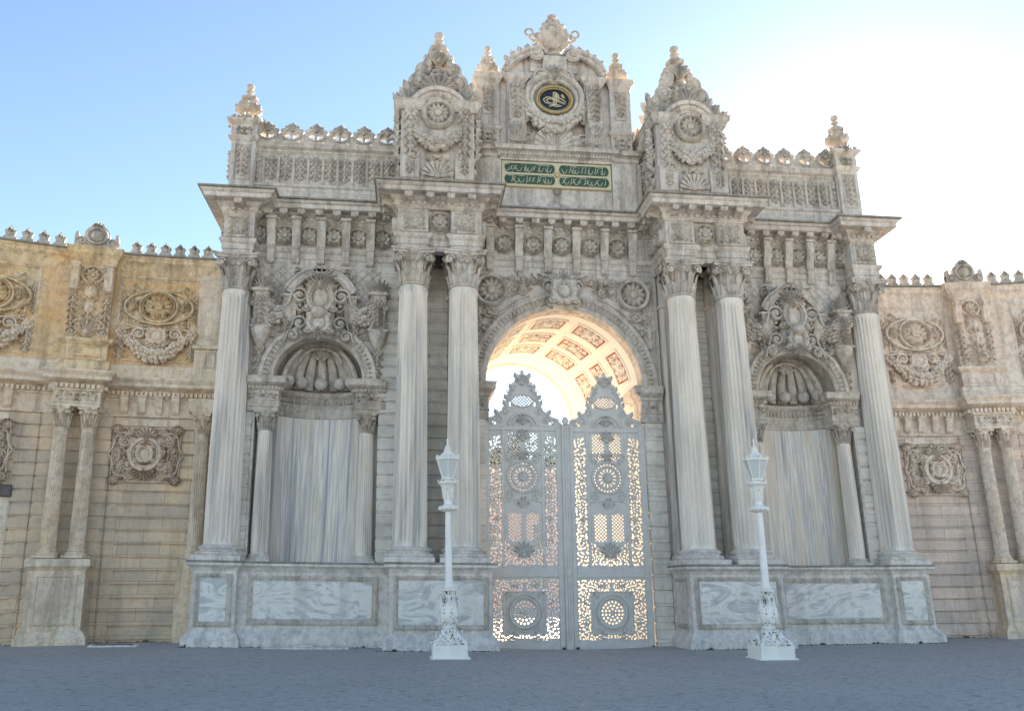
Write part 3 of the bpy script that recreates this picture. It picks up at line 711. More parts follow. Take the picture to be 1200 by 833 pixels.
        L += [mv(ry(leaf(.5, .16, 3, .12, .06), t * .6), xb - t * .3, y, 8.3), mv(ry(leaf(.45, .15, 3, .12, .06), t * 2.2), xb - t * .25, y, 9.0), mv(sc(spiral(.2, 1.3, .05, 1, tail=.3), -t, 1, 1), xb + t * .1, y, 9.5)]
    L.append(mv(scrollwork(3.5, 3.3, .42, 23, .05, 4, lambda u, v: math.hypot(u, v + 9.36 - zs) > 1.98 and (v < .45 or abs(u) < .75)), nx, y, 9.36))
    L = [merge(L)]; L[0][0][:, 1] = y + (L[0][0][:, 1] - y) * 1.6
    obj('spandrel_carving', L, M['carved'], GH)
    obj('niche_back', box(nx - 1.85, nx + 1.85, .6, .94, ZL, 8.95), M['marble'], GH)
def garland_s(nx, t, y):
    return merge([mv(garland(t * .98, 9.75, t * 1.6, 9.95, .32, .17, 8, 3 if t > 0 else 4), nx, y - .06, 0), mv(garland(t * 1.0, 9.55, t * 1.62, 9.55, .25, .15, 7, 5), nx, y - .05, 0), mv(drop(.7, .26, 3), nx + t * 1.0, y - .05, 9.35)])
niche(-1); niche(1)

# ---- middle bay: portal arch, spandrels, imposts
zs, r = 7.55, 2.44
MW = obj('portal_wall', archwall(-3.0, 2.98, zs, ZA - .004, X0, r, WC, -.2, 48), M['marble'], GH)
pf = [(r, WC + .5), (r, WC - .04), (r + .03, WC - .07), (r + .16, WC - .07), (r + .17, WC - .1), (r + .34, WC - .1), (r + .36, WC - .14), (r + .45, WC - .16), (r + .5, WC - .1), (r + .5, WC + .05)]
obj('portal_arch', [archmould(X0, zs, pf, 0, pi, 60)] + [mv(ry(leaf(.17, .06, 1, .05, .02, 6), a - pi / 2), X0 + (r + .17) * cos(a), WC - .1, zs + (r + .17) * sin(a)) for a in np.linspace(.04, pi - .04, 62)] + [ball(X0 + (r + .4) * cos(a), WC - .15, zs + (r + .4) * sin(a), .028, .03, .028, 5, 3) for a in np.linspace(.01, pi - .01, 100)], M['carved'], GH)
ssg = sc(scrollwork(5.7, 3.0, .36, 29, .045, 4, lambda u, v: abs(u) > .4 and math.hypot(u, v + 9.6 - zs) > 3.22 and math.hypot(abs(u) - 2.28, v + 9.6 - 10.53) > .68), 1, 1.5, 1)
for t, lo_, hi_ in ((-1, 0, 1.75), (-1, 1.75, 9), (1, 0, 1.75), (1, 1.75, 9)):
    fs_ = [f_[(ssg[0][f_].mean(1)[:, 0] * t > lo_) & (ssg[0][f_].mean(1)[:, 0] * t <= hi_)] for f_ in ssg[1]]
    if sum(map(len, fs_)): obj('spandrel_scrollwork', mv((ssg[0], fs_), X0, WC - .01, 9.6), M['carved'], GH)
obj('keystone', [mv(cartouche(.34, .36, .08), X0, WC - .28, 10.5), mv(yzprism([(0, 9.95), (.2, 9.95), (.32, 10.9), (0, 10.9)], -.34, .34), X0, WC, 0), mv(palmette(.5, 7, 2, .28, .12), X0, WC - .25, 10.75), mv(edome(.2, .22, .16), X0, WC - .32, 10.5)] + [mv(sc(spiral(.2, 1.3, .05, 1), t, 1, 1), X0 + t * .42, WC - .14, z) for t in (-1, 1) for z in (10.2, 10.7)] + [mv(ry(leaf(.42, .13, 3, .12, .05), t * a), X0 + t * .35, WC - .12, 10.5) for t in (-1, 1) for a in (1.1, 1.7, 2.3)], M['carved'], GH)
for t in (-1, 1):
    obj('spandrel_rosette', mv(merge([rosette(.46, 12, .2), archmould(0, 0, [(.42, 0), (.43, -.2), (.5, -.23), (.55, -.14), (.56, 0)], 0, 2 * pi, 36), mv(edome(.14, .14, .14), 0, -.1, 0)]), X0 + t * 2.28, WC, 10.53), M['carved'], GH)
    e = X0 + t * 2.9; L = [tube([(e, WC - .02, 8.55), (e, WC - .02, 11.0)], .035, 5), tube([(e, WC - .02, 11.0), (X0 + t * .95, WC - .02, 11.0)], .035, 5)]
    an = np.linspace(.38, 1.22, 16); L.append(tube(np.stack([X0 + t * 3.06 * np.cos(an), np.full(16, WC - .03), zs + 3.06 * np.sin(an)], 1), .04, 5))
    for q, (x, z, k, sz) in enumerate(((1.55, 10.75, -1.3, .5), (1.62, 10.55, -1.7, .45), (1.25, 10.83, -1.45, .4), (2.72, 9.9, 2.9, .45), (2.78, 9.5, 3.1, .45), (2.62, 10.0, 3.3, .35), (2.8, 9.1, 3.05, .4))):
        L += [mv(ry(leaf(sz, sz * .3, 3, .1, .05), t * k), X0 + t * x, WC - .01, z), mv(sc(spiral(sz * .28, 1.3, .035, 1), t, 1, 1), X0 + t * (x + .05), WC - .01, z - .12)]
    obj('spandrel_carving', L, M['carved'], GH)
    xi = X0 + t * 2.36; xo = X0 + t * 3.02; x_a, x_b = min(xi, xo), max(xi, xo)
    pr = [(-.3, 6.45), (0, 6.45), (0, 6.7), (.03, 6.72), (0, 6.75), (0, 7.1), (.05, 7.14), (.05, 7.22), (.1, 7.26), (.18, 7.32), (.2, 7.34), (.2, 7.46), (.24, 7.55), (-.3, 7.56)]
    pth = [(x_a, 3.0), (x_a, WC - .06), (x_b, WC - .06)] if t > 0 else [(x_a, WC - .06), (x_b, WC - .06), (x_b, 3.0)]
    obj('portal_impost', [sweep(pth, pr), box(x_a + .03, x_b, WC, 3.0, 6.45, 7.54), mv(scrollwork(.6, .3, .2, 8, .02, 2), (x_a + x_b) / 2, WC - .065, 6.93)], M['carved'], GH)
    x_a, x_b = sorted((X0 + t * 2.45, X0 + t * 3.0))
    obj('portal_jamb', rustic(x_a, x_b, WC - .04, .6, -.3, 6.45, .44), M['ashgrey'], GH)
    x_a, x_b = sorted((X0 + t * 2.6, X0 + t * 3.0)); obj('jamb_wall', box(x_a, x_b, .4, 3.2, -.3, 7.5), M['plaster'], GH)

# ---- the vaulted passage behind the arch (its axis runs a little askew)
def vmap(a, t, ins=0.0):
    c = X0 + (-1.1 - X0) * t; z = 7.55 - .25 * t; rr = 2.46 - .3 * t - ins
    return np.stack([c + rr * np.cos(a), -.15 + 4.15 * t, z + rr * np.sin(a)], -1)
a = np.linspace(0, pi, 61); t = np.linspace(0, 1, 15); A_, T_ = np.meshgrid(a, t, indexing='ij')
V = vmap(A_, T_)
sidewalls = [grid(np.stack([np.stack([V[k][:, 0], V[k][:, 1], np.full(15, zz)], 1) for zz in ((-.3, 7.9) if k == 0 else (7.9, -.3))]).reshape(-1, 3), 2, 15) for k in (0, -1)]
back = archwall(-3.6, 2.9, 7.3, 11.19, -1.1, 2.16, 4.0, 4.25, 48)
VA = obj('passage_vault', [grid(V.reshape(-1, 3), 61, 15), back, box(1.06, 2.9, 4.0, 4.25, -.3, 7.31), box(-3.9, -3.26, 4.0, 4.25, -.3, 7.31)] + sidewalls + [archmould(-1.1, 7.3, [(2.16, 4.0), (2.10, 4.0), (2.06, 4.1), (2.06, 4.24), (2.16, 4.24)], 0, pi, 48)], M['plaster'], GH)
rg = random.Random(3)
def onvault(g, ac, tc, rc):          # flat ornament (x along the arc, z along the axis) laid on the vault
    v = g[0]; return (vmap(ac - v[:, 0] / rc, tc - v[:, 2] / 4.15, 0) * 0 + np.array([vmap(np.array(ac - p[0] / rc), np.array(tc - p[2] / 4.15), -p[1]) for p in v]), [f for f in g[1]])
for j, ac in enumerate((.42, 1.02, 1.62, 2.22, 2.78)):
    for k, tc in enumerate((.16, .42, .66)):
        hw, hz = .52, .33; rc = 2.3
        n = 10
        gp = grid(np.array([(x, -.012, z) for x in np.linspace(-hw, hw, n) for z in np.linspace(-hz, hz, 3)]), n, 3)
        c = obj('coffer', onvault(gp, ac, tc, rc), M['maroon'], VA)
        L = [tube([(x, -.02, z) for x, z in zip(np.linspace(-hw, hw, 9), np.full(9, sg * hz))], .035, 5) for sg in (-1, 1)] + [tube([(sg * hw, -.02, z) for z in np.linspace(-hz, hz, 4)], .035, 5) for sg in (-1, 1)]
        sw = scrollwork(2 * hw - .16, 2 * hz - .1, .24, 11 + (k % 2), .03, 3); L += [sw, mv(flower(.13, 6), 0, 0, 0)]
        obj('stucco_ornament', onvault(merge(L), ac, tc, rc), M['coffer'], c)
# ---- above the cornice: balustrades, corner piers, turrets, attic
def crestitem(w, h):                 # pierced crown-shaped cresting piece standing on its foot
    def f(X, Z):
        body = fmax(ell(X, Z, 0, h * .45, w * .45, h * .36), ell(X, Z, 0, h * .82, w * .17, h * .14), ell(X, Z, 0, h * .93, w * .07, h * .1), ell(X, Z, -w * .2, h * .76, w * .12, h * .12), ell(X, Z, w * .2, h * .76, w * .12, h * .12), ell(X, Z, 0, h * .05, w * .3, h * .14), ell(X, Z, -w * .38, h * .62, w * .1, h * .1), ell(X, Z, w * .38, h * .62, w * .1, h * .1))
        hole = fmax(ell(X, Z, -w * .17, h * .36, w * .11, h * .13, .5), ell(X, Z, w * .17, h * .36, w * .11, h * .13, -.5), ell(X, Z, 0, h * .6, w * .09, h * .06))
        return fmin(body, -hole)
    g = plate(-w * .52, w * .52, -.02, h * 1.06, w * .045, f, -.07, .07)
    ad = [mv(ering(w * .36, h * .27, w * .05), 0, -.07, h * .46), mv(palmette(h * .4, 5, 1.7, .3, .06), 0, -.06, h * .6), mv(ball(0, 0, 0, w * .08, .08, w * .08, 7, 4), 0, -.06, h * .42)]
    ad += [sc(q, 1, -1, 1) for q in ad]
    return merge([g] + ad)
CI = crestitem(.74, .78)
CS = merge([plate(-.16, .16, -.02, .4, .02, lambda X, Z: fmax(ell(X, Z, 0, .12, .12, .14), ell(X, Z, 0, .28, .06, .12), ell(X, Z, 0, 0, .15, .08)), -.05, .05)])
pend = merge([drop(.86, .3, 3, 2)])
for s in (-1, 1):
    xa, xb = (-9.75, -5.2) if s < 0 else (5.2, 9.8)
    o = obj('parapet', [box(xa, xb, -.74, 0, 13.1, 13.62, .02), box(xa, xb, -.6, -.1, 13.84, 14.98), sweep([(xa, -.75), (xb, -.75)], [(-.3, 13.6), (0, 13.6), (0, 13.72), (.05, 13.76), (.05, 13.84), (-.02, 13.88), (-.3, 13.88)])] , M['marble'], GH)
    obj('parapet_coping', sweep([(xa, -.6), (xb, -.6)], [(-.3, 14.94), (0, 14.94), (.02, 15.0), (.07, 15.05), (.07, 15.1), (.14, 15.15), (.17, 15.17), (.17, 15.25), (.2, 15.29), (.2, 15.33), (-.6, 15.36)]), M['carved'], o)
    n = 9
    for k in range(n):
        x = s * (9.25 - .455 * k)
        obj('panel_drop', [mv(pend, x, -.62, 14.88), mv(box(-.05, .05, -.06, 0, 13.9, 14.9, .02), x + s * .227, -.6, 0)], M['carved'], o)
    for k in range(6):
        x = s * (9.42 - .75 * k)
        if k < 6: obj('cresting_crown', mv(CI, x, -.58, 15.34), M['carved'], o)
        if k < 5: obj('cresting_leaf', mv(CS, x - s * .375, -.58, 15.34), M['carved'], o)
    # corner pier with urn
    p = -10.07 if s < 0 else 10.02; y = -.55
    q = obj('corner_pier', [mv(squares([(.5, 13.1), (.5, 13.45), (.46, 13.52), (.38, 13.58), (.36, 13.62), (.36, 15.2), (.4, 15.24), (.46, 15.32), (.47, 15.36), (.40, 15.38), (.38, 15.4), (.38, 15.78), (.42, 15.82), (.52, 15.9), (.53, 15.98), (.45, 16.0), (.25, 16.2), (.2, 16.22)]), p, y, 0)], M['marble'], GH)
    for yy, an in ((0, 0), (1, -pi / 2 * 1), (2, pi / 2)):
        g = merge([mv(frame(-.24, .24, 13.85, 15.1, .05, -.36, .03), 0, 0, 0), mv(drop(1.05, .36, 4, 3), 0, -.365, 15.0), mv(scrollwork(.5, .3, .16, 4, .02, 2), 0, -.385, 15.58)]); obj('pier_panel', mv(rz(g, an), p, y, 0), M['carved'], q)
    L = []
    for k in range(4):
        L.append(rz(merge([mv(palmette(.34, 5, 2, .3, .08), 0, -.46, 15.92)] + [mv(ry(leaf(.26, .1, 2, .06, .05), t * .5), t * .4, -.44, 15.9) for t in (-1, 1)]), k * pi / 2))
    obj('pier_crown', mv(merge(L), p, y, 0), M['carved'], q)
    obj('urn_finial', mv(urn(1.36, .42), p, y, 16.18), M['carved'], q)

# turrets with rosette discs
def turret(s):
    c = -4.1 if s < 0 else 4.06; y = -1.9; w = 1.13
    o = obj('turret', [box(c - w, c + w, y, .15, 13.1, 16.2), box(c - w - .02, c - .42, y - .1, .2, 13.1, 13.62, .02), box(c + .42, c + w + .02, y - .1, .2, 13.1, 13.62, .02), box(c - 1.0, c + 1.0, y + .5, -.2, 16.1, 17.2)], M['marble'], GH)
    L = []
    for t in (-1, 1):
        x = c + t * .83
        L += [box(x - .3, x + .3, y - .14, y + .3, 13.62, 14.5, .03), box(x - .2, x + .2, y - .1, y + .2, 14.5, 16.1, .03)]
        x0, x1 = sorted((c + t * .5, c + t * 1.22))
        L.append(sweep([(x0, y + 2), (x0, y - .1), (x1, y - .1), (x1, y + 2)] , [(-.2, 16.0), (0, 16.0), (.04, 16.08), (.1, 16.14), (.12, 16.2), (.12, 16.28), (.16, 16.32), (-.2, 16.34)]))
    obj('turret_pilasters', L, M['marble'], o)
    hood = [(.66, y + .2), (.66, y - .05), (.7, y - .1), (.8, y - .1), (.82, y - .18), (.92, y - .22), (.97, y - .16), (.97, y + .2)]
    obj('hood_arch', [archmould(c, 15.9, hood, 0, pi, 36), prism([(c + .7 * cos(a), 15.9 + .7 * sin(a)) for a in np.linspace(0, pi, 24)], y - .02, y + .2), box(c - .7, c + .7, y - .015, y + .2, 15.0, 15.91)], M['marble'], o)
    obj('rosette_disc', mv(merge([rosette(.4, 12, .18), archmould(0, 0, [(.38, 0), (.39, -.16), (.45, -.2), (.52, -.12), (.53, 0)], 0, 2 * pi, 36)]), c, y - .03, 15.9), M['carved'], o)
    obj('turret_garland', [mv(garland(-.72, 15.25, .72, 15.25, .5, .22, 13, 5), c, y - .1, 0)] + [mv(drop(1.75, .42, 5), c + t * .83, y - .13, 16.0) for t in (-1, 1)] + [mv(flower(.2), c + t * .83, y - .2, 15.85) for t in (-1, 1)] + [mv(sc(spiral(.16, 1.2, .04, 1), t, 1, 1), c + t * .72, y - .15, 14.4) for t in (-1, 1)] + [mv(drop(.5, .22, 2), c + t * .83, y - .15, 14.25) for t in (-1, 1)], M['carved'], o)
    obj('shell_relief', [mv(shell(.5, 9, .12), c, y - .01, 13.72)] + [mv(sc(spiral(.16, 1.2, .04, 1), t, 1, 1), c + t * .42, y - .02, 13.75) for t in (-1, 1)] + [mv(scrollwork(.7, .2, .15, 3, .02, 2), c, y - .02, 14.35)], M['carved'], o)
    for t in (-1, 1):                   # carved flanks
        g = merge([mv(scrollwork(1.5, 2.1, .42, 9, .05, 3), 0, 0, 15.0), mv(palmette(.7, 7, 2, .28, .2), 0, -.03, 15.6), mv(drop(1.4, .5, 4), -.55, -.04, 16.0), mv(drop(1.4, .5, 4), .55, -.04, 16.0)])
        obj('flank_carving', mv(rz(g, t * pi / 2), c + t * w, y + 1.0, 0), M['carved'], o)
    # crown of urns, scrolls and leaves tapering to a pine cone
    L = []
    yc = -1.0
    L += [mv(lathe([(.95, 16.2), (.88, 16.6), (.66, 17.0), (.48, 17.3), (.38, 17.6), (.34, 17.8), (.28, 18.1), (.2, 18.4)], 16), c, yc, 0)]
    L += [mv(sc(urn(1.0, .42), 1, 1, 1), c, yc - .35, 17.2), mv(urn(1.6, .52), c, yc, 18.0)]
    for t in (-1, 1):
        L += [mv(sc(spiral(.26, 1.5, .1, 1, tail=.45), t, 1, 1), c + t * .60, yc - .4, 17.42), mv(sc(spiral(.2, 1.5, .09, 1, tail=.35), t, 1, 1), c + t * .46, yc - .3, 17.95)]
        for k in range(6): L.append(mv(ry(leaf(.6 - .03 * k, .2, 3, .16, .1), -t * (.9 - .16 * k)), c + t * (1.0 - .13 * k), yc - .65 + .1 * k, 16.35 + .27 * k))
        L.append(mv(ball(0, 0, 0, .17, .17, .2, 10, 6), c + t * .56, yc - .3, 17.7)); L.append(mv(ry(palmette(.6, 5, 1.6, .3, .14), -t * .35), c + t * .95, yc - .7, 16.35))
        L.append(mv(ball(0, 0, 0, .16, .16, .2, 8, 5), c + t * .34, yc - .35, 18.15))
    for sd in (-1, 1):                  # side faces of the crown
        g = merge([mv(sc(spiral(.33, 1.5, .1, 1, tail=.5), t, 1, 1), t * .45, 0, 17.1) for t in (-1, 1)] + [mv(palmette(.7, 7, 2, .28, .18), 0, 0, 16.9)] + [mv(ry(leaf(.6, .2, 3, .16, .1), -t * (.8 - .2 * k)), t * (.8 - .2 * k), -.1, 16.3 + .3 * k) for t in (-1, 1) for k in range(4)])
        L.append(mv(rz(g, sd * pi / 2), c + sd * .85, yc + .3, 0))
    L += [mv(palmette(.85, 9, 2.2, .26, .16), c, yc - .75, 16.72), mv(palmette(.5, 7, 2, .28, .14), c, yc - .45, 18.1)]
    rg = random.Random(11)
    for k in range(18):
        z = rg.uniform(16.3, 17.1); an = rg.uniform(0, 2 * pi); q = np.interp(z, [16.3, 17.2, 17.9], [.95, .55, .36])
        L.append(mv(rz(mv(ry(leaf(rg.uniform(.25, .45), .11, 2, .1, .1, 7), rg.uniform(-.8, .8)), 0, -q, 0), an), c, yc, z))
    obj('turret_crown', L, M['carved'], o)
turret(-1); turret(1)

# attic with tablet, medallion and broken pediment
AX = -.12; ya = -.5
AT = obj('attic', [box(-2.88, 2.78, ya, 1.6, 13.1, 15.3), box(-2.6, 2.35, ya + .1, 1.4, 15.3, 18.35), sweep([(-2.95, 1), (-2.95, ya - .12), (2.85, ya - .12), (2.85, 1)], [(-.3, 13.1), (0, 13.1), (0, 13.5), (-.03, 13.54), (-.06, 13.6), (-.1, 13.72), (-.3, 13.74)])], M['marble'], GH)
obj('attic_cornice', [sweep([(-2.86, 1.2), (-2.86, ya), (-2.0, ya), (-2.0, ya - .08), (1.78, ya - .08), (1.78, ya), (2.62, ya), (2.62, 1.2)], [(-.3, 15.2), (.008, 15.2), (.02, 15.28), (.08, 15.32), (.08, 15.42), (.16, 15.5), (.2, 15.52), (.2, 15.6), (.24, 15.66), (-.3, 15.68)]), along([(-2.0, ya - .16), (1.78, ya - .16)], .1, box(-.035, .035, -.06, .05, 15.33, 15.42, .006))], M['marble'], AT)
for s in (-1, 1):
    xo = AX + s * 2.28
    obj('attic_pier', [box(xo - .42, xo + .42, ya - .12, .6, 13.1, 15.2, .02), box(xo - .37, xo + .37, ya - .02, .6, 15.6, 18.2, .015), sweep([(xo - .37, .6), (xo - .37, ya - .02), (xo + .37, ya - .02), (xo + .37, .6)], [(-.2, 18.1), (.006, 18.1), (.03, 18.18), (.1, 18.26), (.12, 18.3), (.12, 18.38), (.15, 18.43), (-.2, 18.46)]), sweep([(xo - .37, .6), (xo - .37, ya - .02), (xo + .37, ya - .02), (xo + .37, .6)], [(-.2, 16.3), (.006, 16.3), (.07, 16.36), (.07, 16.44), (.006, 16.5), (-.2, 16.5)])], M['marble'], AT)
    obj('pier_relief', [mv(frame(-.2, .2, 16.9, 18.0, .04, ya - .02, .03), xo, 0, 0), mv(drop(.95, .34, 4), xo, ya - .03, 17.95)], M['carved'], AT)
    obj('pier_foot_relief', mv(scrollwork(.6, .55, .2, 3, .025, 2), xo, ya - .03, 15.98), M['carved'], AT)
    obj('urn_finial', mv(urn(1.34, .4), xo, ya + .33, 18.44), M['carved'], AT)
    xi = AX + s * 1.33
    pil = obj('attic_pilaster', [box(xi - .33, xi + .33, ya - .12, .6, 15.6, 18.12, .02), box(xi - .28, xi + .28, ya - .24, .6, 16.62, 18.1, .03), sweep([(xi - .33, .3), (xi - .33, ya - .16), (xi + .33, ya - .16), (xi + .33, .3)], [(-.2, 18.1), (0, 18.1), (.03, 18.18), (.1, 18.24), (.12, 18.3), (.12, 18.4), (-.2, 18.42)]), mv(sc(lathe([(.05, -.8), (.1, -.7), (.2, -.45), (.3, -.15), (.33, 0)], 14), 1, .6, 1), xi, ya - .12, 16.6)], M['marble'], AT)
    obj('pilaster_relief', [mv(drop(1.4, .5, 5, 3), xi, ya - .25, 18.05)] + [mv(ry(leaf(.4, .13, 3, .08, .03), t * .5), xi + t * .12, ya - .25, z) for t in (-1, 1) for z in (16.75, 17.15, 17.55)] + [mv(palmette(.45, 5, 1.4, .3, .1), xi, ya - .3, 16.1), mv(shell(.28, 7, .1), xi, ya - .3, 15.75)], M['carved'], pil)
    # half of the broken segmental pediment, ending in a scroll
    a = np.linspace(1.02, .12, 18); a = np.linspace(2.98, 1.95, 18)
    xs_ = AX + s * (-1) * 1.72 * np.cos(a) * 1.0; zsg = 18.38 + 1.05 * np.sin(a)
    P = np.stack([xs_, np.full(18, ya - .12), zsg], 1)
    L = [tube(P + np.array([0, o_, dz]), rr, 6) for o_, dz, rr in ((0, 0, .14), (-.14, .08, .09), (-.1, -.1, .07), (.2, .05, .16))]
    poly = [(AX + s * 1.72, 18.38)] + [(float(x), float(z)) for x, z in zip(xs_, zsg)] + [(float(xs_[-1]), 18.38)]
    L.append(prism(poly, ya + .0, ya + .5))
    L.append(mv(sc(spiral(.27, 1.6, .09, 1), -s, 1.6, 1), xs_[-1] - s * .02, ya - .14, zsg[-1] - .12)); L.append(mv(rx(lathe([(.3, -.2), (.3, .3)], 18), pi / 2), xs_[-1] - s * .02, ya + .2, zsg[-1] - .12))
    L += [box(min(AX + s * .38, AX + s * .85), max(AX + s * .38, AX + s * .85), ya - .06, ya + .2, 18.62, 18.98, .02)]
    obj('pediment_scroll', L, M['marble'], AT)
    obj('pediment_foliage', [mv(ry(leaf(.5, .16, 3, .14, .1), s * b), AX + s * x, ya + .1, z) for x, z, b in ((.95, 19.32, .1), (1.1, 19.22, -.3), (1.25, 19.1, -.6), (.8, 19.42, .5), (1.0, 19.25, .9), (1.4, 18.95, -.9))] + [mv(flower(.14), AX + s * .95, ya, 19.36)], M['carved'], AT)
    g = merge([mv(sc(spiral(.42, 1.5, .12, 1, tail=.9), s, 1, 1), AX + s * 3.0, .2, 16.35), mv(ry(leaf(.8, .22, 3, .15, .1), -s * .3), AX + s * 2.8, .15, 16.3)])
    obj('side_volute', [g, box(*sorted((AX + s * 2.5, AX + s * 3.1)), .2, .9, 15.6, 16.4, .05)], M['carved'], AT)
obj('pediment_block', [box(AX - .42, AX + .42, ya - .22, .4, 18.45, 19.2, .03), lathe([(.42, 19.2), (.4, 19.26), (.28, 19.34), (.2, 19.42)], 18, x=AX, y=ya + .1)], M['marble'], AT)
tv = [lathe([(r_, z_) for r_, z_ in ((.26, 0), (.27, .05), (.17, .08), (.16, .13), (.3, .2), (.42, .34), (.53, .5), (.60, .62), (.6, .68), (.5, .73), (.36, .77), (.27, .84), (.26, .9), (.36, .95), (.44, 1.02), (.43, 1.1), (.3, 1.16), (.17, 1.2), (.15, 1.25), (.26, 1.3), (.27, 1.38), (.15, 1.44), (.1, 1.47), (.16, 1.52), (.18, 1.59), (.1, 1.66), (.01, 1.69))], 36, mod=lambda th, i: 1 + (.055 * np.cos(14 * th) if 4 <= i <= 7 else .05 * np.cos(10 * th) if 13 <= i <= 15 else 0 * th))]
for j in range(12): tv.append(rz(ball(0, -.54, .72, .12, .1, .12, 8, 5), 2 * pi * (j + .5) / 12))
for j in range(9): tv.append(rz(ball(0, -.4, 1.1, .09, .08, .09, 7, 5), 2 * pi * (j + .5) / 9))
tv = merge(tv)
hd = []
for s in (-1, 1):
    hd += [mv(ering(.13, .13, .045), s * .82, .02, .93), tube([(s * .5, 0, .55), (s * .66, 0, .58), (s * .78, 0, .68), (s * .82, 0, .8)], .055, 6), mv(flower(.11), s * .62, -.1, .72), ball(s * .95, 0, .93, .05)]
obj('crowning_vase', mv(merge([tv] + hd), AX - .02, ya + .1, 19.36), M['carved'], AT)
mz = 17.45; mx = AX - .05
CT = obj('cartouche', [mv(sc(prism([(1.02 * cos(a), .98 * sin(a)) for a in np.linspace(0, 2 * pi, 40, endpoint=False)], -.08, .1), 1, 1, 1), mx, ya, mz + .08), mv(ering(.95, .92, .13), mx, ya - .1, mz + .1), mv(ering(.78, .72, .08), mx, ya - .14, mz + .05), mv(palmette(.6, 7, 1.6, .3, .18), mx, ya - .2, mz + .78), mv(bracket(.44, .5, .2), mx, ya - .1, mz + 1.15)] + [mv(sc(spiral(.22, 1.4, .07, 1, tail=.2), s, 1, 1), mx + s * .42, ya - .15, mz + .95) for s in (-1, 1)], M['carved'], AT)
obj('medallion_garland', [mv(garland(-.95, 17.1, .95, 17.1, .62, .27, 15, 9), mx, ya - .12, 0), mv(garland(-.8, 17.05, .8, 17.05, .5, .2, 13, 2), mx, ya - .1, 0)] + [mv(drop(.9, .4, 3), mx + s * .98, ya - .12, 17.45) for s in (-1, 1)], M['carved'], CT)
obj('attic_shell', [mv(shell(.75, 11, .16), mx, ya - .04, 15.72)] + [mv(ry(leaf(.6, .2, 3, .14, .06), -s * a), mx + s * .5, ya - .06, 15.75) for s in (-1, 1) for a in (.4, .9, 1.4)] + [mv(sc(spiral(.25, 1.4, .06, 1, tail=.2), s, 1, 1), mx + s * .95, ya - .05, 16.0) for s in (-1, 1)], M['carved'], AT)
obj('medallion_rim', [mv(ering(.6, .5, .055), mx, ya - .2, mz), mv(ering(.52, .42, .02), mx, ya - .21, mz)], M['gold'], CT)
MD = obj('medallion_disc', mv(sc(lathe([(1, 0), (1, .1), (.6, .13), (0.02, .14)], 36), 1, 1, 1), 0, 0, 0) if False else mv(sc(prism([(cos(a), sin(a)) for a in np.linspace(0, 2 * pi, 48, endpoint=False)], -.18, 0), .56, 1, .46), mx, ya, mz), M['navy'], CT)
def strokes(L, x, y, z, k, w): # polyline pen strokes, smoothed
    out = []
    for P in L:
        P = np.array(P, float); t = np.linspace(0, len(P) - 1, 4 * len(P)); i = np.clip(t.astype(int), 0, len(P) - 2); f = (t - i)[:, None]; f = f * f * (3 - 2 * f) if len(P) > 3 else f
        Q = P[i] * (1 - f) + P[i + 1] * f
        out.append(tube(np.stack([x + k * Q[:, 0], np.full(len(Q), y), z + k * Q[:, 1]], 1), w * k * (.55 + .55 * np.sin(np.linspace(.2, pi - .1, len(Q)))), 5, .5))
    return merge(out)
tug = [[(-.1, -.5), (-.12, .2), (-.1, .95)], [(.05, -.5), (.05, .2), (.08, 1.0)], [(.2, -.5), (.22, .2), (.26, .9)], [(-.1, .95), (.1, .7), (.2, .3), (.3, .0)], [(.08, 1.0), (.25, .75), (.35, .3), (.5, 0)], [(.26, .9), (.45, .6), (.5, .3), (.9, .1), (1.2, -.15)],
       [(.1, -.45), (-.4, -.5), (-.95, -.3), (-1.15, .05), (-.8, .35), (-.3, .3), (.1, .1), (.6, -.1), (1.2, -.3)], [(.2, -.35), (-.3, -.35), (-.75, -.2), (-.8, .05), (-.5, .18), (-.1, .1), (.4, -.15), (1.1, -.42)], [(-.6, -.75), (-.2, -.62), (.3, -.7), (.8, -.6)], [(-.3, -.55), (.2, -.5), (.6, -.55)], [(.75, .75), (.9, .6), (1.05, .45)], [(.7, .6), (.95, .35), (1.1, .3)]]
obj('tughra_emblem', strokes(tug, mx, ya - .19, mz, .33, .05), M['ivory'], MD)
# inscription tablet: four green cartouches of gilded script
TB = obj('inscription_tablet', box(-1.97, 1.72, ya - .1, ya + .05, 14.24, 15.16, .02), M['ivory'], AT)
tcx = -.125
def script(seed, w, h):
    rg = random.Random(seed); L = []; x = w / 2 - .05
    while x > -w / 2 + .1:
        q = rg.random(); st = rg.uniform(.09, .15)
        if q < .35: L.append([(x, h * .38), (x - .01, 0), (x - .03, -h * .3), (x - st * .6, -h * .33)])
        elif q < .7: L.append([(x, h * .05), (x - st * .4, -h * .32), (x - st, -h * .38), (x - st * 1.4, -h * .05), (x - st * 1.5, h * .1)])
        else: L.append([(x, h * .15), (x - st * .3, h * .22), (x - st * .7, 0), (x - st * .3, -h * .12), (x - st * 1.2, -h * .25)])
        if rg.random() < .55: dx = x - rg.uniform(0, st); dz = rg.choice((-.42, .3, .42)) * h; L.append([(dx, dz), (dx - .03, dz - .02)])
        if rg.random() < .35: L.append([(x + .02, h * .42), (x - st * .8, h * .36), (x - st * 1.8, h * .44)])
        x -= st * rg.uniform(.8, 1.2)
    return L
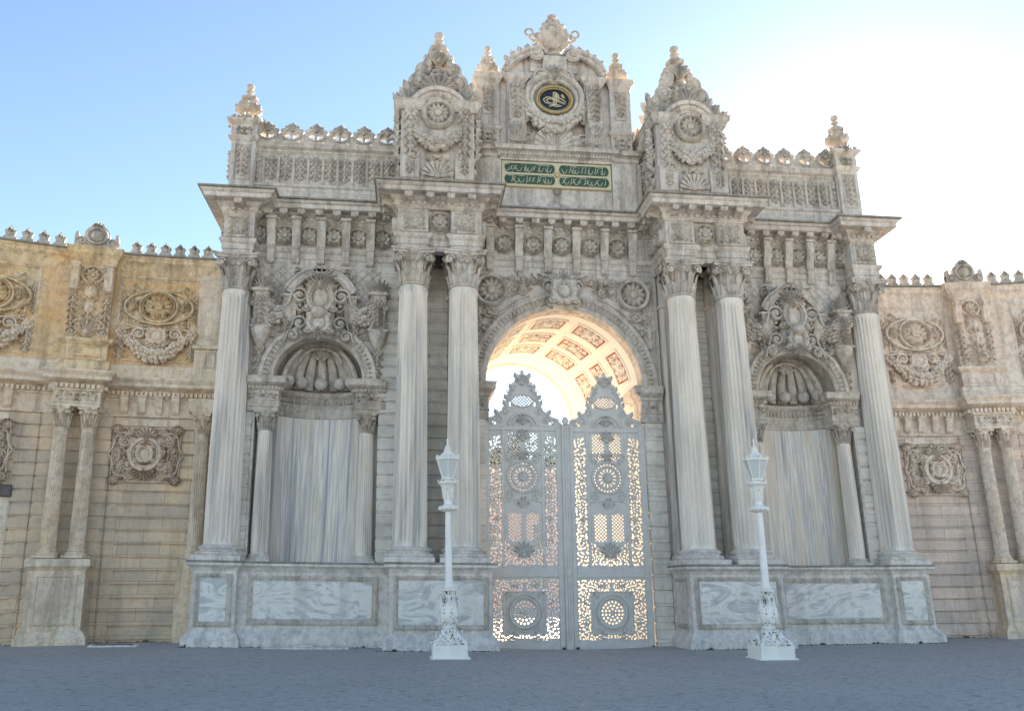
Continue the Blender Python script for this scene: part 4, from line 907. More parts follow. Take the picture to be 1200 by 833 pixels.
for i, (s, k) in enumerate(((-1, 1), (1, 1), (-1, -1), (1, -1))):
    cx_, cz_ = tcx + s * .91, 14.7 + k * .205; w, h = 1.68, .33
    ca = [(cx_ + (w / 2 - h / 2 * .8) * (1 if abs(a) < pi / 2 else -1) + h / 2 * .8 * cos(a), cz_ + h / 2 * sin(a)) for a in list(np.linspace(-pi / 2, pi / 2, 10)) + list(np.linspace(pi / 2 + .001, 3 * pi / 2 - .001, 10) - 0)]
    ca = []
    for a in np.linspace(-pi / 2, pi / 2, 9): ca.append((cx_ + w / 2 - .12 + .12 * cos(a), cz_ + h / 2 * sin(a)))
    for a in np.linspace(pi / 2, 3 * pi / 2, 9): ca.append((cx_ - w / 2 + .12 + .12 * cos(a), cz_ + h / 2 * sin(a)))
    c = obj('green_cartouche', prism(ca, ya - .115, ya - .06), M['green'], TB)
    obj('gilded_script', strokes(script(40 + i, w - .12, h), cx_, ya - .12, cz_, 1, .0105), M['ivory'], c)
obj('tablet_rosette', mv(merge([rosette(.1, 8, .04)]), tcx, ya - .1, 14.7), M['ivory'], TB)
obj('tablet_boss', mv(merge([rosette(.12, 8, .06), ering(.12, .12, .02)]), tcx, ya - .02, 14.14), M['carved'], AT)

# ------------------------------------------------------------------ iron gate leaves
GY = -.55; GZ = -.12
def gateleaf(w, s):                  # local: x across, hinge side = s, z from 0
    hw = w / 2
    rg = random.Random(21)
    holes = []                        # (x,z,a,b,ang), mirrored; foliage-shaped piercings
    def fill(x0, x1, z0, z1, n, a0, a1, avoid=None):
        k = 0; tries = 0
        while k < n and tries < 9000:
            tries += 1
            x, z = rg.uniform(x0, x1), rg.uniform(z0, z1); a = rg.uniform(a0, a1)
            if avoid and avoid(x, z): continue
            if all((x - p[0]) ** 2 + (z - p[1]) ** 2 > (.86 * (a + p[2])) ** 2 for p in holes): holes.append((x, z, a, a * rg.uniform(.42, .7), rg.uniform(0, pi))); k += 1
    x1 = hw - .2; xm = .60
    fill(xm + .075, x1 - .02, 2.95, 6.08, 150, .036, .072)
    fill(.03, x1 - .03, 2.36, 2.98, 70, .035, .07, lambda x, z: x * x + (z - 3.05) ** 2 < .42 ** 2)
    def up(X, Z):
        F = np.full(X.shape, .05); Xa = np.abs(X)
        for (x, z, a, b, an) in holes: F = fmin(F, -ell(Xa, Z, x, z, a, b, an))
        for zc, hz, kind in ((3.42, .42, 1), (5.82, .42, -1)):   # pairs of lattice panels
            reg = ell(Xa, Z, .27, zc, .2, hz) if True else 0
            reg = fmin(.19 - np.abs(Xa - .27), hz - np.abs(Z - zc) - .3 * np.abs(Xa - .27) * (1 if kind * 1 > 0 else 1))
            p = .105; d1 = np.abs(((X + Z) / p) % 1 - .5) * p; d2 = np.abs(((X - Z) / p) % 1 - .5) * p
            lat = fmax(.017 - d1, .017 - d2); F = fmin(F, fmax(-reg, lat))
        rr = np.hypot(X, Z - 4.9); th = np.arctan2(Z - 4.9, X)
        hole = .03 - np.hypot((rr - .40), (((th * 26 / (2 * pi)) % 1) - .5) * .40 * 2 * pi / 26 * 1.0) - .006; F = fmin(F, -hole)
        pet = fmin(.06 - np.abs(rr - .22), .5 * (.30 - np.abs(((th * 14 / (2 * pi)) % 1) - .5)) * rr - .07 * rr - .003); F = fmin(F, -pet)
        return F
    upg = plate(-x1, x1, 2.26, 6.35, .021, up, -.02, .02)
    holes2 = holes; holes = []
    fill(.03, x1 - .03, .3, 1.92, 150, .03, .06, lambda x, z: x < .66 and .42 < z < 1.62)
    H = list(holes)
    def lo(X, Z):
        F = np.full(X.shape, .05); Xa = np.abs(X)
        for (x, z, a, b, an) in H: F = fmin(F, -ell(Xa, Z, x, z, a, b, an))
        rr = np.hypot(X, Z - 1.02); th = np.arctan2(Z - 1.02, X)
        for r0, n, q in ((.1, 6, .03), (.2, 12, .033), (.3, 18, .032)): F = fmin(F, -(q - np.hypot(rr - r0, (((th * n / (2 * pi)) % 1) - .5) * r0 * 2 * pi / n)))
        return F
    log = plate(-x1, x1, .2, 2.02, .021, lo, -.02, .02)
    prof = np.array([(6.3, hw), (6.5, hw), (6.62, hw * .93), (6.7, hw * .8), (6.85, hw * .6), (7.0, hw * .47), (7.12, hw * .46), (7.25, hw * .42), (7.36, hw * .43), (7.5, hw * .33), (7.62, hw * .3), (7.75, hw * .18), (7.88, hw * .17), (8.0, hw * .1), (8.1, hw * .05), (8.2, .0)])
    def cr(X, Z):
        W = np.interp(Z, prof[:, 0], prof[:, 1]) + .035 * np.sin(Z * 38) * (Z > 6.55) * (Z < 8.12)
        F = W - np.abs(X)
        F = fmin(F, 6.72 + .06 * np.sin(np.abs(X) * 30) + 10 * np.clip(hw * .93 - np.abs(X), 0, 9) - Z)
        reg = ell(X, Z, 0, 7.2, .33, .17); p = .1; d1 = np.abs(((X + Z) / p) % 1 - .5) * p; d2 = np.abs(((X - Z) / p) % 1 - .5) * p
        F = fmin(F, fmax(-reg, fmax(.016 - d1, .016 - d2)))
        for k in range(5):
            a = (k - 2) * .42; F = fmin(F, -ell(X, Z, .17 * sin(a), 7.72 + .2 * cos(a), .026, .075, a * -1) if True else F)
        for t in (-1, 1):
            F = fmin(F, -ell(X, Z, t * hw * .72, 6.52, .07, .04, t * .5)); F = fmin(F, -ell(X, Z, t * .38, 7.1, .03, .08, 0))
        return F
    crg = plate(-hw, hw, 6.3, 8.22, .021, cr, -.022, .022)
    fr_ = [box(-hw, -hw + .2, -.05, .05, 0, 6.4, .012), box(hw - .2, hw, -.05, .05, 0, 6.4, .012), box(-hw + .2, hw - .2, -.05, .05, .0, .24, .012), box(-hw + .2, hw - .2, -.05, .05, 2.0, 2.28, .012), box(-hw + .2, hw - .2, -.05, .05, 6.28, 6.42, .012)]
    fr_ += [box(t * .60 - .045, t * .60 + .045, -.045, .045, 2.28, 6.3, .01) for t in (-1, 1)]
    orn = []                          # raised ornaments of the upper part
    y = -.03
    orn += [mv(ering(.47, .47, .03), 0, y, 4.9), mv(ering(.33, .33, .022), 0, y, 4.9), mv(rosette(.16, 8, .06, rim=False), 0, y, 4.9)]
    for t in (-1, 1):
        for zz, rr in ((4.3, .13), (5.5, .13), (4.42, .09), (5.38, .09)): orn.append(mv(sc(spiral(rr, 1.3, .024, 1), t, 1, 1), t * .4, y, zz))
        for zz in (4.2, 5.6): orn.append(tube([(t * .05, y, zz), (t * .3, y, zz + .02), (t * .52, y, zz - .05)], .022, 5))
        orn += [mv(ry(leaf(.3, .1, 3, .04, .02), t * a), t * .1, y, z) for z, a in ((4.05, .6), (4.05, 1.3), (5.66, 1.9), (2.6, .5), (2.6, 1.0), (2.6, 1.5))]
        orn += [mv(sc(spiral(.15, 1.4, .024, 1), t, 1, 1), t * .3, y, 2.75), tube([(t * .44 * cos(a), y, 3.05 + .44 * sin(a)) for a in np.linspace(-1.45, -.25, 10)], .022, 5)]
        orn += [mv(sc(spiral(.1, 1.3, .02, 1), t * (1 if k % 2 else -1), 1, 1 if k % 3 else -1), t * (.78 + .02 * (k % 2)), y, 3.05 + .3 * k) for k in range(10)]
    orn += [mv(palmette(.42, 7, 2.2, .28, .06), 0, y, 2.62), mv(palmette(.36, 7, 2.4, .3, .06), 0, y, 6.0), mv(ry(palmette(.3, 5, 2, .3, .06), pi), 0, y, 5.62)]
    orl = [mv(frame(-.6, .6, .42, 1.62, .05, -.02, .035), 0, 0, 0), mv(ering(.42, .42, .035), 0, y, 1.02), mv(ering(.5, .5, .018), 0, y, 1.02), mv(flower(.09), 0, y, 1.02)]
    for t in (-1, 1):
        for u in (-1, 1): orl.append(mv(ry(leaf(.2, .09, 2, .04, .02), -t * pi / 4 + (pi if u < 0 else 0) * (1)), t * .42, y, 1.02 + u * .42))
        orl += [mv(sc(spiral(.1, 1.3, .02, 1), t, 1, 1), t * .3 + .0, y, 1.78), mv(sc(spiral(.1, 1.3, .02, 1), t, 1, -1), t * .3, y, .34), mv(sc(spiral(.09, 1.3, .02, 1), t, 1, 1), t * .77, y, 1.3), mv(sc(spiral(.09, 1.3, .02, 1), t, 1, -1), t * .77, y, .75)]
    orc = [mv(ering(.45, .42, .035, c0=.15, c1=pi - .15), 0, y, 6.38), mv(ering(.3, .26, .03, c0=.1, c1=pi - .1), 0, y, 6.42), mv(palmette(.3, 7, 2.4, .3, .06), 0, y, 6.5), mv(palmette(.32, 7, 2.0, .3, .05), 0, y, 7.72), mv(ering(.35, .19, .022), 0, y, 7.2)]
    for t in (-1, 1):
        orc += [mv(sc(spiral(q, 1.3, .026, 1), t, 1, 1), t * x, y, z) for x, z, q in ((.72, 6.6, .12), (.95, 6.55, .1), (.52, 6.85, .11), (.4, 7.45, .09), (.25, 7.7, .07))]
        orc += [mv(ry(leaf(.26, .09, 2, .04, .03), -t * a), t * x, y, z) for x, z, a in ((.75, 6.72, .5), (.5, 7.0, .4), (.42, 7.2, .7), (.3, 7.5, .4), (.15, 7.85, .4))]
    zc_ = [2.0, 3.25, 4.15, 5.15, 9]; grp = [[] for _ in range(6)]; orn += [tube([(-.5, y, 5.55), (.5, y, 5.55)], .016, 5)] + [tube([(t * .79 + .05 * sin(z_ * 10), y, z_) for z_ in np.arange(2.95, 5.95, .1)], .016, 5) for t in (-1, 1)]
    for o_ in orn:
        m_ = o_[0].mean(0); k_ = (4 if m_[0] > 0 else 5) if abs(m_[0]) > .65 else next(j for j in range(4) if m_[2] < zc_[j + 1]); grp[k_].append(o_)
    return merge(fr_), upg, log, crg, [merge(q_) for q_ in grp if q_], merge(orl), merge(orc)
LEAF = gateleaf(2.42, 1)
gz = 0
for cx_, lab, side in ((-1.41, 'left pierced iron gate leaf of the tall archway, open sky above its crest', -1), (1.16, 'right pierced iron gate leaf, with the cover strip, cream vault above its crest', 1)):
    t = empty('iron_gate_leaf', (cx_, GY, GZ + ground_z(cx_, GY)), lab, 'gate', 'iron gate leaves in the archway')
    gz_ = t.location.z
    P = lambda g: mv(g, cx_, GY, gz_)
    obj('gate_frame', P(LEAF[0]), M['iron'], t, False)
    u = obj('pierced_upper_panel', P(LEAF[1]), M['iron'], t, False); [obj('raised_scrollwork', P(q_), M['ironpale'], u, False) for q_ in LEAF[4]]
    l = obj('pierced_lower_panel', P(LEAF[2]), M['iron'], t, False); obj('round_medallion', P(LEAF[5]), M['ironpale'], l, False)
    c = obj('gate_crest', P(LEAF[3]), M['iron'], t, False); obj('crest_scrollwork', P(LEAF[6]), M['ironpale'], c, False)
    if side > 0:
        obj('cover_strip', P(merge([box(-1.40, -1.16, -.11, -.045, .02, 6.5, .02), box(-1.32, -1.24, -.14, -.1, .3, 6.4, .02), box(-1.36, -1.2, -.15, -.1, 2.05, 2.2, .03), ball(-1.28, -.14, 6.6, .1, .06, .14), mv(palmette(.2, 5, 1.8, .3, .05), -1.28, -.11, 6.5)])), M['iron'], t, False)
        obj('floor_bolt', P(merge([box(-1.5, -1.42, -.1, .02, -.05, .1, .01), box(-1.1, -1.02, -.1, .02, -.05, .1, .01), box(1.1, 1.2, -.1, .02, -.04, .1, .01)])), M['dark'], t, False)
    for z in (.9, 3.6, 6.0):
        obj('hinge', P(mv(lathe([(.035, -.12), (.05, -.1), (.05, .1), (.035, .12)], 10), side * 1.24, -.03, z)), M['iron'], t, False)
# ------------------------------------------------------------------ curved wing walls
def wy(x): return .6 - .03 * max(0.0, abs(x) - 11.0) ** 2
def wpath(x0, x1, n, off=0.0): return [(x, wy(x) - off) for x in np.linspace(x0, x1, n)]
def wat(g, x, off=0.0, z=0.0):       # hang a wall ornament on the wing face at x
    a = math.atan2(wy(x + .01) - wy(x - .01), .02); return mv(rz(g, a), x + off * math.sin(a), wy(x) - off * math.cos(a), z)
def rusprof(z0, z1, n, d=.05):
    h = (z1 - z0) / n; P = [(-.3, z0)]
    for k in range(n): a = z0 + k * h; P += [(-d, a), (-d, a + .018), (-.0, a + .045), (0, a + h - .026)]
    return P + [(-d, z1), (-.3, z1)]
def crest(k):
    w, h = .36, .44
    f = lambda X, Z: fmax(ell(X, Z, 0, .2, .13, .15), ell(X, Z, 0, .36, .07, .07), ell(X, Z, -.1, .29, .06, .05), ell(X, Z, .1, .29, .06, .05), ell(X, Z, 0, .42, .03, .05), ell(X, Z, -.12, .08, .06, .05), ell(X, Z, .12, .08, .06, .05), ell(X, Z, 0, .02, .17, .05))
    L = [plate(-.2, .2, -.02, .48, .02, f, -.05, .05)]
    for q in (-1, 1): L.append(sc(merge([mv(edome(.07, .08, .04), 0, -.05, .2), mv(palmette(.16, 5, 1.6, .3, .04), 0, -.05, .27)]), 1, -q, 1))
    return merge(L)
CR = crest(0)
TOPB = merge([plate(-.62, .62, -.02, .84, .028, lambda X, Z: fmax(ell(X, Z, 0, .38, .36, .38), ell(X, Z, 0, .72, .18, .12), ell(X, Z, -.45, .16, .2, .15), ell(X, Z, .45, .16, .2, .15), ell(X, Z, -.56, .3, .06, .2), ell(X, Z, .56, .3, .06, .2), ell(X, Z, 0, 0, .6, .08)), -.08, .1), mv(ering(.28, .26, .05), 0, -.09, .38), mv(edome(.2, .2, .1), 0, -.08, .38), mv(palmette(.25, 5, 1.8, .3, .06), 0, -.09, .6)] + [mv(sc(spiral(.13, 1.3, .035, 1), t, 1, 1), t * .42, -.09, .18) for t in (-1, 1)])
def wing(s):
    lab = 'ochre and beige curved wing wall with paired columns, left of the gatehouse' if s < 0 else 'pale pinkish beige curved wing wall with paired columns, right of the gatehouse'
    W = empty('curved_wing_wall', (s * 14.2, .6, 0), lab, 'wing wall', 'curved wing walls beside the gatehouse')
    up = M['ochre'] if s < 0 else M['pink']; fm = M['ochreframe'] if s < 0 else M['pink']; tr = M['buff'] if s < 0 else M['pink']; rel = M['relief'] if s < 0 else M['pink']
    xa, xb = (-19.5, -10.3) if s < 0 else (10.4, 19.5)
    door = None
    n = 40
    if s < 0:                            # the doorway of the far bay interrupts the lower wall
        low = [sweep(wpath(xa, -17.95, 6), rusprof(-.35, 6.42, 18)), sweep(wpath(-15.92, xb, 26), rusprof(-.35, 6.42, 18)), sweep(wpath(-18.0, -15.9, 8), rusprof(4.29, 6.42, 6))]
    else: low = [sweep(wpath(xa, xb, n), rusprof(-.35, 6.42, 18))]
    low.append(sweep(wpath(xa, xb, n, -.29), [(-.5, -.3), (0, -.3), (0, 11.3), (-.5, 11.3)]) if s > 0 else merge([sweep(wpath(-15.95, xb, 24, -.29), [(-.5, -.3), (0, -.3), (0, 11.3), (-.5, 11.3)]), sweep(wpath(xa, -15.95, 14, -.29), [(-.5, 4.2), (0, 4.2), (0, 11.3), (-.5, 11.3)])]))
    ash = M['ashlar'] if s < 0 else M['ashpink']; obj('lower_wall', low, ash, W)
    obj('upper_wall', sweep(wpath(xa, xb, n), [(-.3, 7.9), (0, 7.9), (0, 11.2), (-.3, 11.2)]), up, W)
    obj('base_course', sweep(wpath(xa, xb, n), [(-.3, 7.55), (.1, 7.55), (.1, 7.62), (.07, 7.64), (.07, 8.02), (.03, 8.06), (-.3, 8.1)]), tr, W)
    obj('string_course', sweep(wpath(xa, xb, n), [(-.3, 6.41), (.02, 6.41), (.05, 6.43), (.05, 6.47), (.0, 6.49), (0, 6.98), (.04, 7.0), (.06, 7.05), (.06, 7.2), (.1, 7.23), (.2, 7.27), (.3, 7.3), (.32, 7.32), (.32, 7.42), (.35, 7.44), (.38, 7.5), (.4, 7.52), (.4, 7.58), (-.3, 7.6)]), tr, W)
    dn = merge([box(-.045, .045, -.15, .0, 7.06, 7.19, .008)]); x = xa + .1; L = []
    while x < xb: L.append(wat(dn, x)); x += .13
    obj('dentil_course', L, tr, W)
    obj('coping', sweep(wpath(xa, xb, n), [(-.3, 11.1), (0, 11.1), (.02, 11.14), (.02, 11.3), (.06, 11.36), (.1, 11.4), (.12, 11.42), (.12, 11.52), (.16, 11.56), (.17, 11.60), (-.5, 11.61)]), fm, W)
    obj('coping_edge', sweep(wpath(xa, xb, n), [(-.4, 11.612), (.19, 11.612), (.21, 11.63), (.2, 11.68), (-.5, 11.7)]), M['sooty'], W)
    # bays
    for bc in (12.5, 16.95):
        x = s * bc
        g = merge([mv(frame(-1.22, 1.22, 8.15, 10.98, .16, 0, .07), 0, 0, 0), frame(-.92, .92, 9.28, 10.55, .1, 0, .08)])
        obj('upper_panel_frame', wat(g, x, 0), fm, W)
        pz = 9.92
        po = [(.98 * math.copysign(abs(cos(a)) ** 1.25, cos(a)), .56 * math.copysign(abs(sin(a)) ** .9, sin(a))) for a in np.linspace(0, 2 * pi, 40, endpoint=False)]
        tb = [tube([(px_, -.07, pz_) for px_, pz_ in po + po[:1]], .055, 6), prism(po, -.05, 0), mv(ering(.54, .5, .05), 0, -.08, 0), mv(sc(rosette(.5, 12, .12), 1, 1, .94), 0, -.05, 0), mv(scrollwork(.9, .9, .2, 17, .028, 3, lambda u, v: .12 < math.hypot(u, v) < .42), 0, -.08, 0)]
        for t in (-1, 1):
            tb += [mv(palmette(.36, 5, 1.8, .3, .09), t * .72, -.06, -.1), mv(flower(.12), t * .72, -.07, 0), mv(sc(spiral(.15, 1.3, .04, 1), t, 1, 1), t * .88, -.03, .2), mv(sc(spiral(.15, 1.3, .04, 1), t, 1, -1), t * .88, -.03, -.2)]
            for u in (-1, 1): tb += [mv(ry(leaf(.4, .15, 3, .09, .04), -t * (pi / 2 - u * .7)), t * .5, -.01, u * .5), mv(ry(leaf(.3, .12, 3, .09, .04), -t * (pi / 2 + u * .4)), t * .55, -.01, u * .46), mv(sc(spiral(.12, 1.3, .035, 1), t, 1, u), t * .68, -.02, u * .48)]
        obj('oval_relief', wat(mv(sc(merge(tb), 1, 1.6, 1), 0, 0, pz), x), fm if s < 0 else tr, W)
        gl = [mv(garland(-.95, 9.0, .95, 9.0, .68, .2, 17, 6), 0, -.03, 0), mv(cartouche(.26, .24, .055), 0, -.06, 8.98), mv(garland(-.35, 8.75, .35, 8.75, .14, .1, 6, 3), 0, -.03, 0), mv(drop(.5, .2, 2), 0, -.06, 8.75)]
        for t in (-1, 1): gl += [mv(drop(.95, .3, 4), t * 1.02, -.03, 9.12), mv(flower(.17), t * 1.02, -.05, 9.05), mv(sc(spiral(.17, 1.4, .05, 1, tail=.1), t, 1, 1), t * .52, -.03, 9.05), mv(sc(spiral(.14, 1.4, .045, 1), t, 1, -1), t * .75, -.03, 8.92), tube([(t * .3, -.05, 9.2), (t * .6, -.06, 9.26), (t * .95, -.05, 9.18)], .04, 5), mv(ry(leaf(.3, .1, 3, .08, .04), t * 2.2), t * .6, -.02, 8.8)]
        obj('garland_relief', wat(sc(merge(gl), 1, 1.4, 1), x, .02), tr, W)
        for t in (-1, 1): obj('panel_side_drop', wat(merge([mv(drop(1.1, .16, 6), t * 1.08, -.02, 10.5)]), x), tr, W)
        # lower relief panel and brackets
        h = 1.66; wz = 5.27
        cen = [mv(cartouche(.42, .46, .085), 0, -.08, 0), mv(cartouche(.22, .25, .05), 0, -.16, 0), mv(palmette(.5, 7, 2.2, .3, .12), 0, -.05, .4), mv(shell(.3, 7, .12), 0, -.06, .5), mv(ry(palmette(.4, 7, 2.0, .3, .1), pi), 0, -.05, -.42)]
        for t in (-1, 1):
            for u in (-1, 1):
                cen += [mv(sc(spiral(.24, 1.5, .05, 1, tail=.4), t, 1, u), t * .62, -.04, u * .42), mv(sc(spiral(.15, 1.4, .04, 1), t, 1, -u), t * .72, -.03, u * .12), mv(flower(.13, 6), t * .62, -.05, u * .42), mv(rosette(.17, 8, .08), t * .84, -.02, u * .74)]
                cen += [mv(ry(leaf(.42, .12, 3, .09, .05), -t * (pi / 2 + u * a)), t * .3, -.03, u * zz) for a, zz in ((-.9, .5), (-.3, .3), (.3, .62), (-1.3, .2))]
        pn = merge([sc(q_, 1, 1.7, 1) for q_ in [mv(frame(-.97, .97, -h / 2, h / 2, .09, 0, .06), 0, 0, 0), mv(scrollwork(1.74, h - .2, .3, 31, .035, 4), 0, -.012, 0)] + cen])
        obj('scrolled_relief_panel', wat(mv(merge([pn, box(-.9, .9, -.012, .02, -h / 2 + .05, h / 2 - .05)]), 0, 0, wz), x, .01), M['relief'] if s < 0 else M['pink'], W)
        obj('relief_lintel', wat(box(-.85, .85, -.05, .02, 6.14, 6.36, .015), x), tr, W)
        for k in range(4):
            obj('bracket', wat(merge([bracket(.2, .5, .2)]), x + s * (k - 1.5) * .48, 0, 7.02), tr, W)
    # paired columns on a pedestal, with broken-forward entablature and carved pier above
    c = s * 14.42; yc = wy(c); a = math.atan2(wy(c + .01) - wy(c - .01), .02)
    def at(g): return mv(rz(g, a), c, yc, 0)
    obj('coursed_pilaster', at(merge([rustic(-.95, .95, -.1, .2, -.3, 6.42, .376), rustic(-1.28, -.97, -.06, .2, -.3, 6.42, .376), rustic(.97, 1.28, -.06, .2, -.3, 6.42, .376)])), ash, W)
    P0 = [(-.3, -.4), (.17, -.4), (.17, .17), (.13, .2), (.12, .26), (.05, .34), (0, .38), (0, 1.92), (.03, 1.95), (.05, 2.0), (.1, 2.04), (.1, 2.2), (.07, 2.24), (-.3, 2.26)]
    pd = obj('pedestal', at(merge([sweep([(-.7, 0), (-.7, -.78), (.7, -.78), (.7, 0)], P0), box(-.55, .55, -.68, 0, -.3, 2.25)])), M['buff'], W)
    obj('pedestal_panel', at(merge([frame(-.52, .52, .5, 1.82, .1, -.78, .045), box(-.45, .45, -.8, -.7, .58, 1.74, .01)])), M['relief'] if s < 0 else M['pink'], pd)
    for t in (-1, 1):
        q = at(np.zeros((1, 3)) if False else G([(t * .36, -.42, 0)], []))[0][0]
        column(q[0], q[1], 2.26, 6.56, .205, W, 'buff' if s < 0 else 'pink', 'buff' if s < 0 else 'pink', .68, .26)
    bl = [(-.62, 0), (-.62, -.68), (.62, -.68), (.62, 0)]
    obj('entablature_block', at(merge([sweep(bl, [(-.4, 6.54), (0, 6.54), (0, 6.62), (.03, 6.64), (0, 6.68), (0, 6.98), (.04, 7.0), (.06, 7.05), (.06, 7.2), (.1, 7.23), (.2, 7.27), (.26, 7.3), (.28, 7.32), (.28, 7.42), (.31, 7.44), (.34, 7.5), (.36, 7.52), (.36, 7.58), (-.4, 7.61)]), box(-.55, .55, -.6, 0, 6.56, 7.6), along(bl, .13, dn), mv(scrollwork(1.1, .26, .16, 4, .02, 2), 0, -.68, 6.83)])), tr, W)
    obj('carved_pier', at(merge([sweep([(-.62, 0), (-.62, -.34), (.62, -.34), (.62, 0)], [(-.3, 7.58), (.1, 7.58), (.1, 7.98), (.02, 8.04), (0, 8.06), (0, 8.5), (.06, 8.54), (.12, 8.6), (.14, 8.62), (.14, 8.68), (-.04, 8.72), (-.04, 11.1), (0, 11.14), (.04, 11.3), (.1, 11.4), (.14, 11.44), (.14, 11.58), (.18, 11.64), (-.3, 11.68)]), box(-.5, .5, -.28, 0, 7.6, 11.6), frame(-.45, .45, 8.14, 8.48, .06, -.34, .04)])), fm, W)
    pr_ = [mv(drop(1.9, .34, 6, 3), 0, -.3, 10.6), mv(rosette(.26, 8, .1), 0, -.29, 10.75), mv(ering(.3, .26, .05), 0, -.3, 10.75), mv(palmette(.5, 7, 2.4, .3, .12), 0, -.3, 8.85), mv(edome(.16, .22, .12), 0, -.3, 9.7), mv(edome(.2, .26, .12), 0, -.3, 10.2)]
    for t in (-1, 1):
        pr_ += [mv(box(-.13, .13, -.44, -.2, 10.2, 11.0, .03), t * .46, 0, 0), mv(bracket(.22, .8, .12), t * .46, -.36, 10.98), mv(drop(1.35, .2, 6, 5), t * .46, -.3, 10.15), mv(sc(spiral(.2, 1.4, .045, 1, tail=.2), t, 1, 1), t * .22, -.29, 9.1), mv(sc(spiral(.15, 1.4, .04, 1), t, 1, 1), t * .4, -.29, 8.9), mv(sc(spiral(.13, 1.3, .035, 1), t, 1, -1), t * .26, -.29, 10.45), mv(ry(leaf(.35, .1, 3, .08, .04), -t * .5), t * .12, -.29, 9.2), mv(ry(leaf(.3, .1, 3, .08, .04), t * 2.4), t * .2, -.29, 10.1)]
    obj('pier_carving', at(mv(sc(mv(merge(pr_), 0, .29, 0), 1, 1.5, 1), 0, -.29, 0)), tr, W)
    obj('crest_block', at(mv(TOPB, 0, -.3, 11.66)), M['carved'], W)
    x = 11.2
    while x < 19.2:
        if abs(x - 14.42) > .78: obj('crest_leaf', wat(CR, s * x, .02, 11.68), M['carved'], W)
        x += .425
    # engaged column where the wing meets the gatehouse
    e = s * 10.95; column(e, .5, 2.26, 6.56, .205, W, 'buff' if s < 0 else 'pink', 'buff' if s < 0 else 'pink', .68, .26)
    xs_ = sorted((s * 10.4, s * 11.35))
    obj('end_pier', [box(xs_[0], xs_[1], .42, .8, 7.58, 8.6, .02), box(xs_[0], xs_[1], .5, .8, 8.6, 11.1, .02), box(xs_[0] - .05, xs_[1] + .05, .34, .8, 8.6, 8.72, .02), box(xs_[0], xs_[1], .25, .8, 6.56, 7.0, .02), box(xs_[0], xs_[1], .2, .8, -.3, 2.26, .03), mv(frame(-.16, .16, 8.0, 8.5, .05, .42, .03), (xs_[0] + xs_[1]) / 2, 0, 0)], tr, W)
    if s < 0:
        obj('door_jamb', merge([wat(box(q_ * .93 - .12, q_ * .93 + .12, -.03, .55, -.3, 4.32, .02), -16.95) for q_ in (-1.08, 1.08)] + [wat(box(-1.1, 1.1, .3, .6, -.3, 4.3), -16.95)]), M['buff'], W)
        d = obj('side_door', merge([wat(box(-.9, .9, .12, .2, -.2, 4.0, .01), -16.95)] + [wat(mv(frame(-.8, .8, z0, z1, .08, .12, .03), 0, 0, 0), -16.95) for z0, z1 in ((.2, 1.6), (1.8, 3.8))]), M['doorpaint'], W)
        obj('lintel', wat(merge([box(-1.15, 1.15, -.1, .2, 3.95, 4.3, .03)]), -16.95), M['lintel'], d)
wing(-1); wing(1)

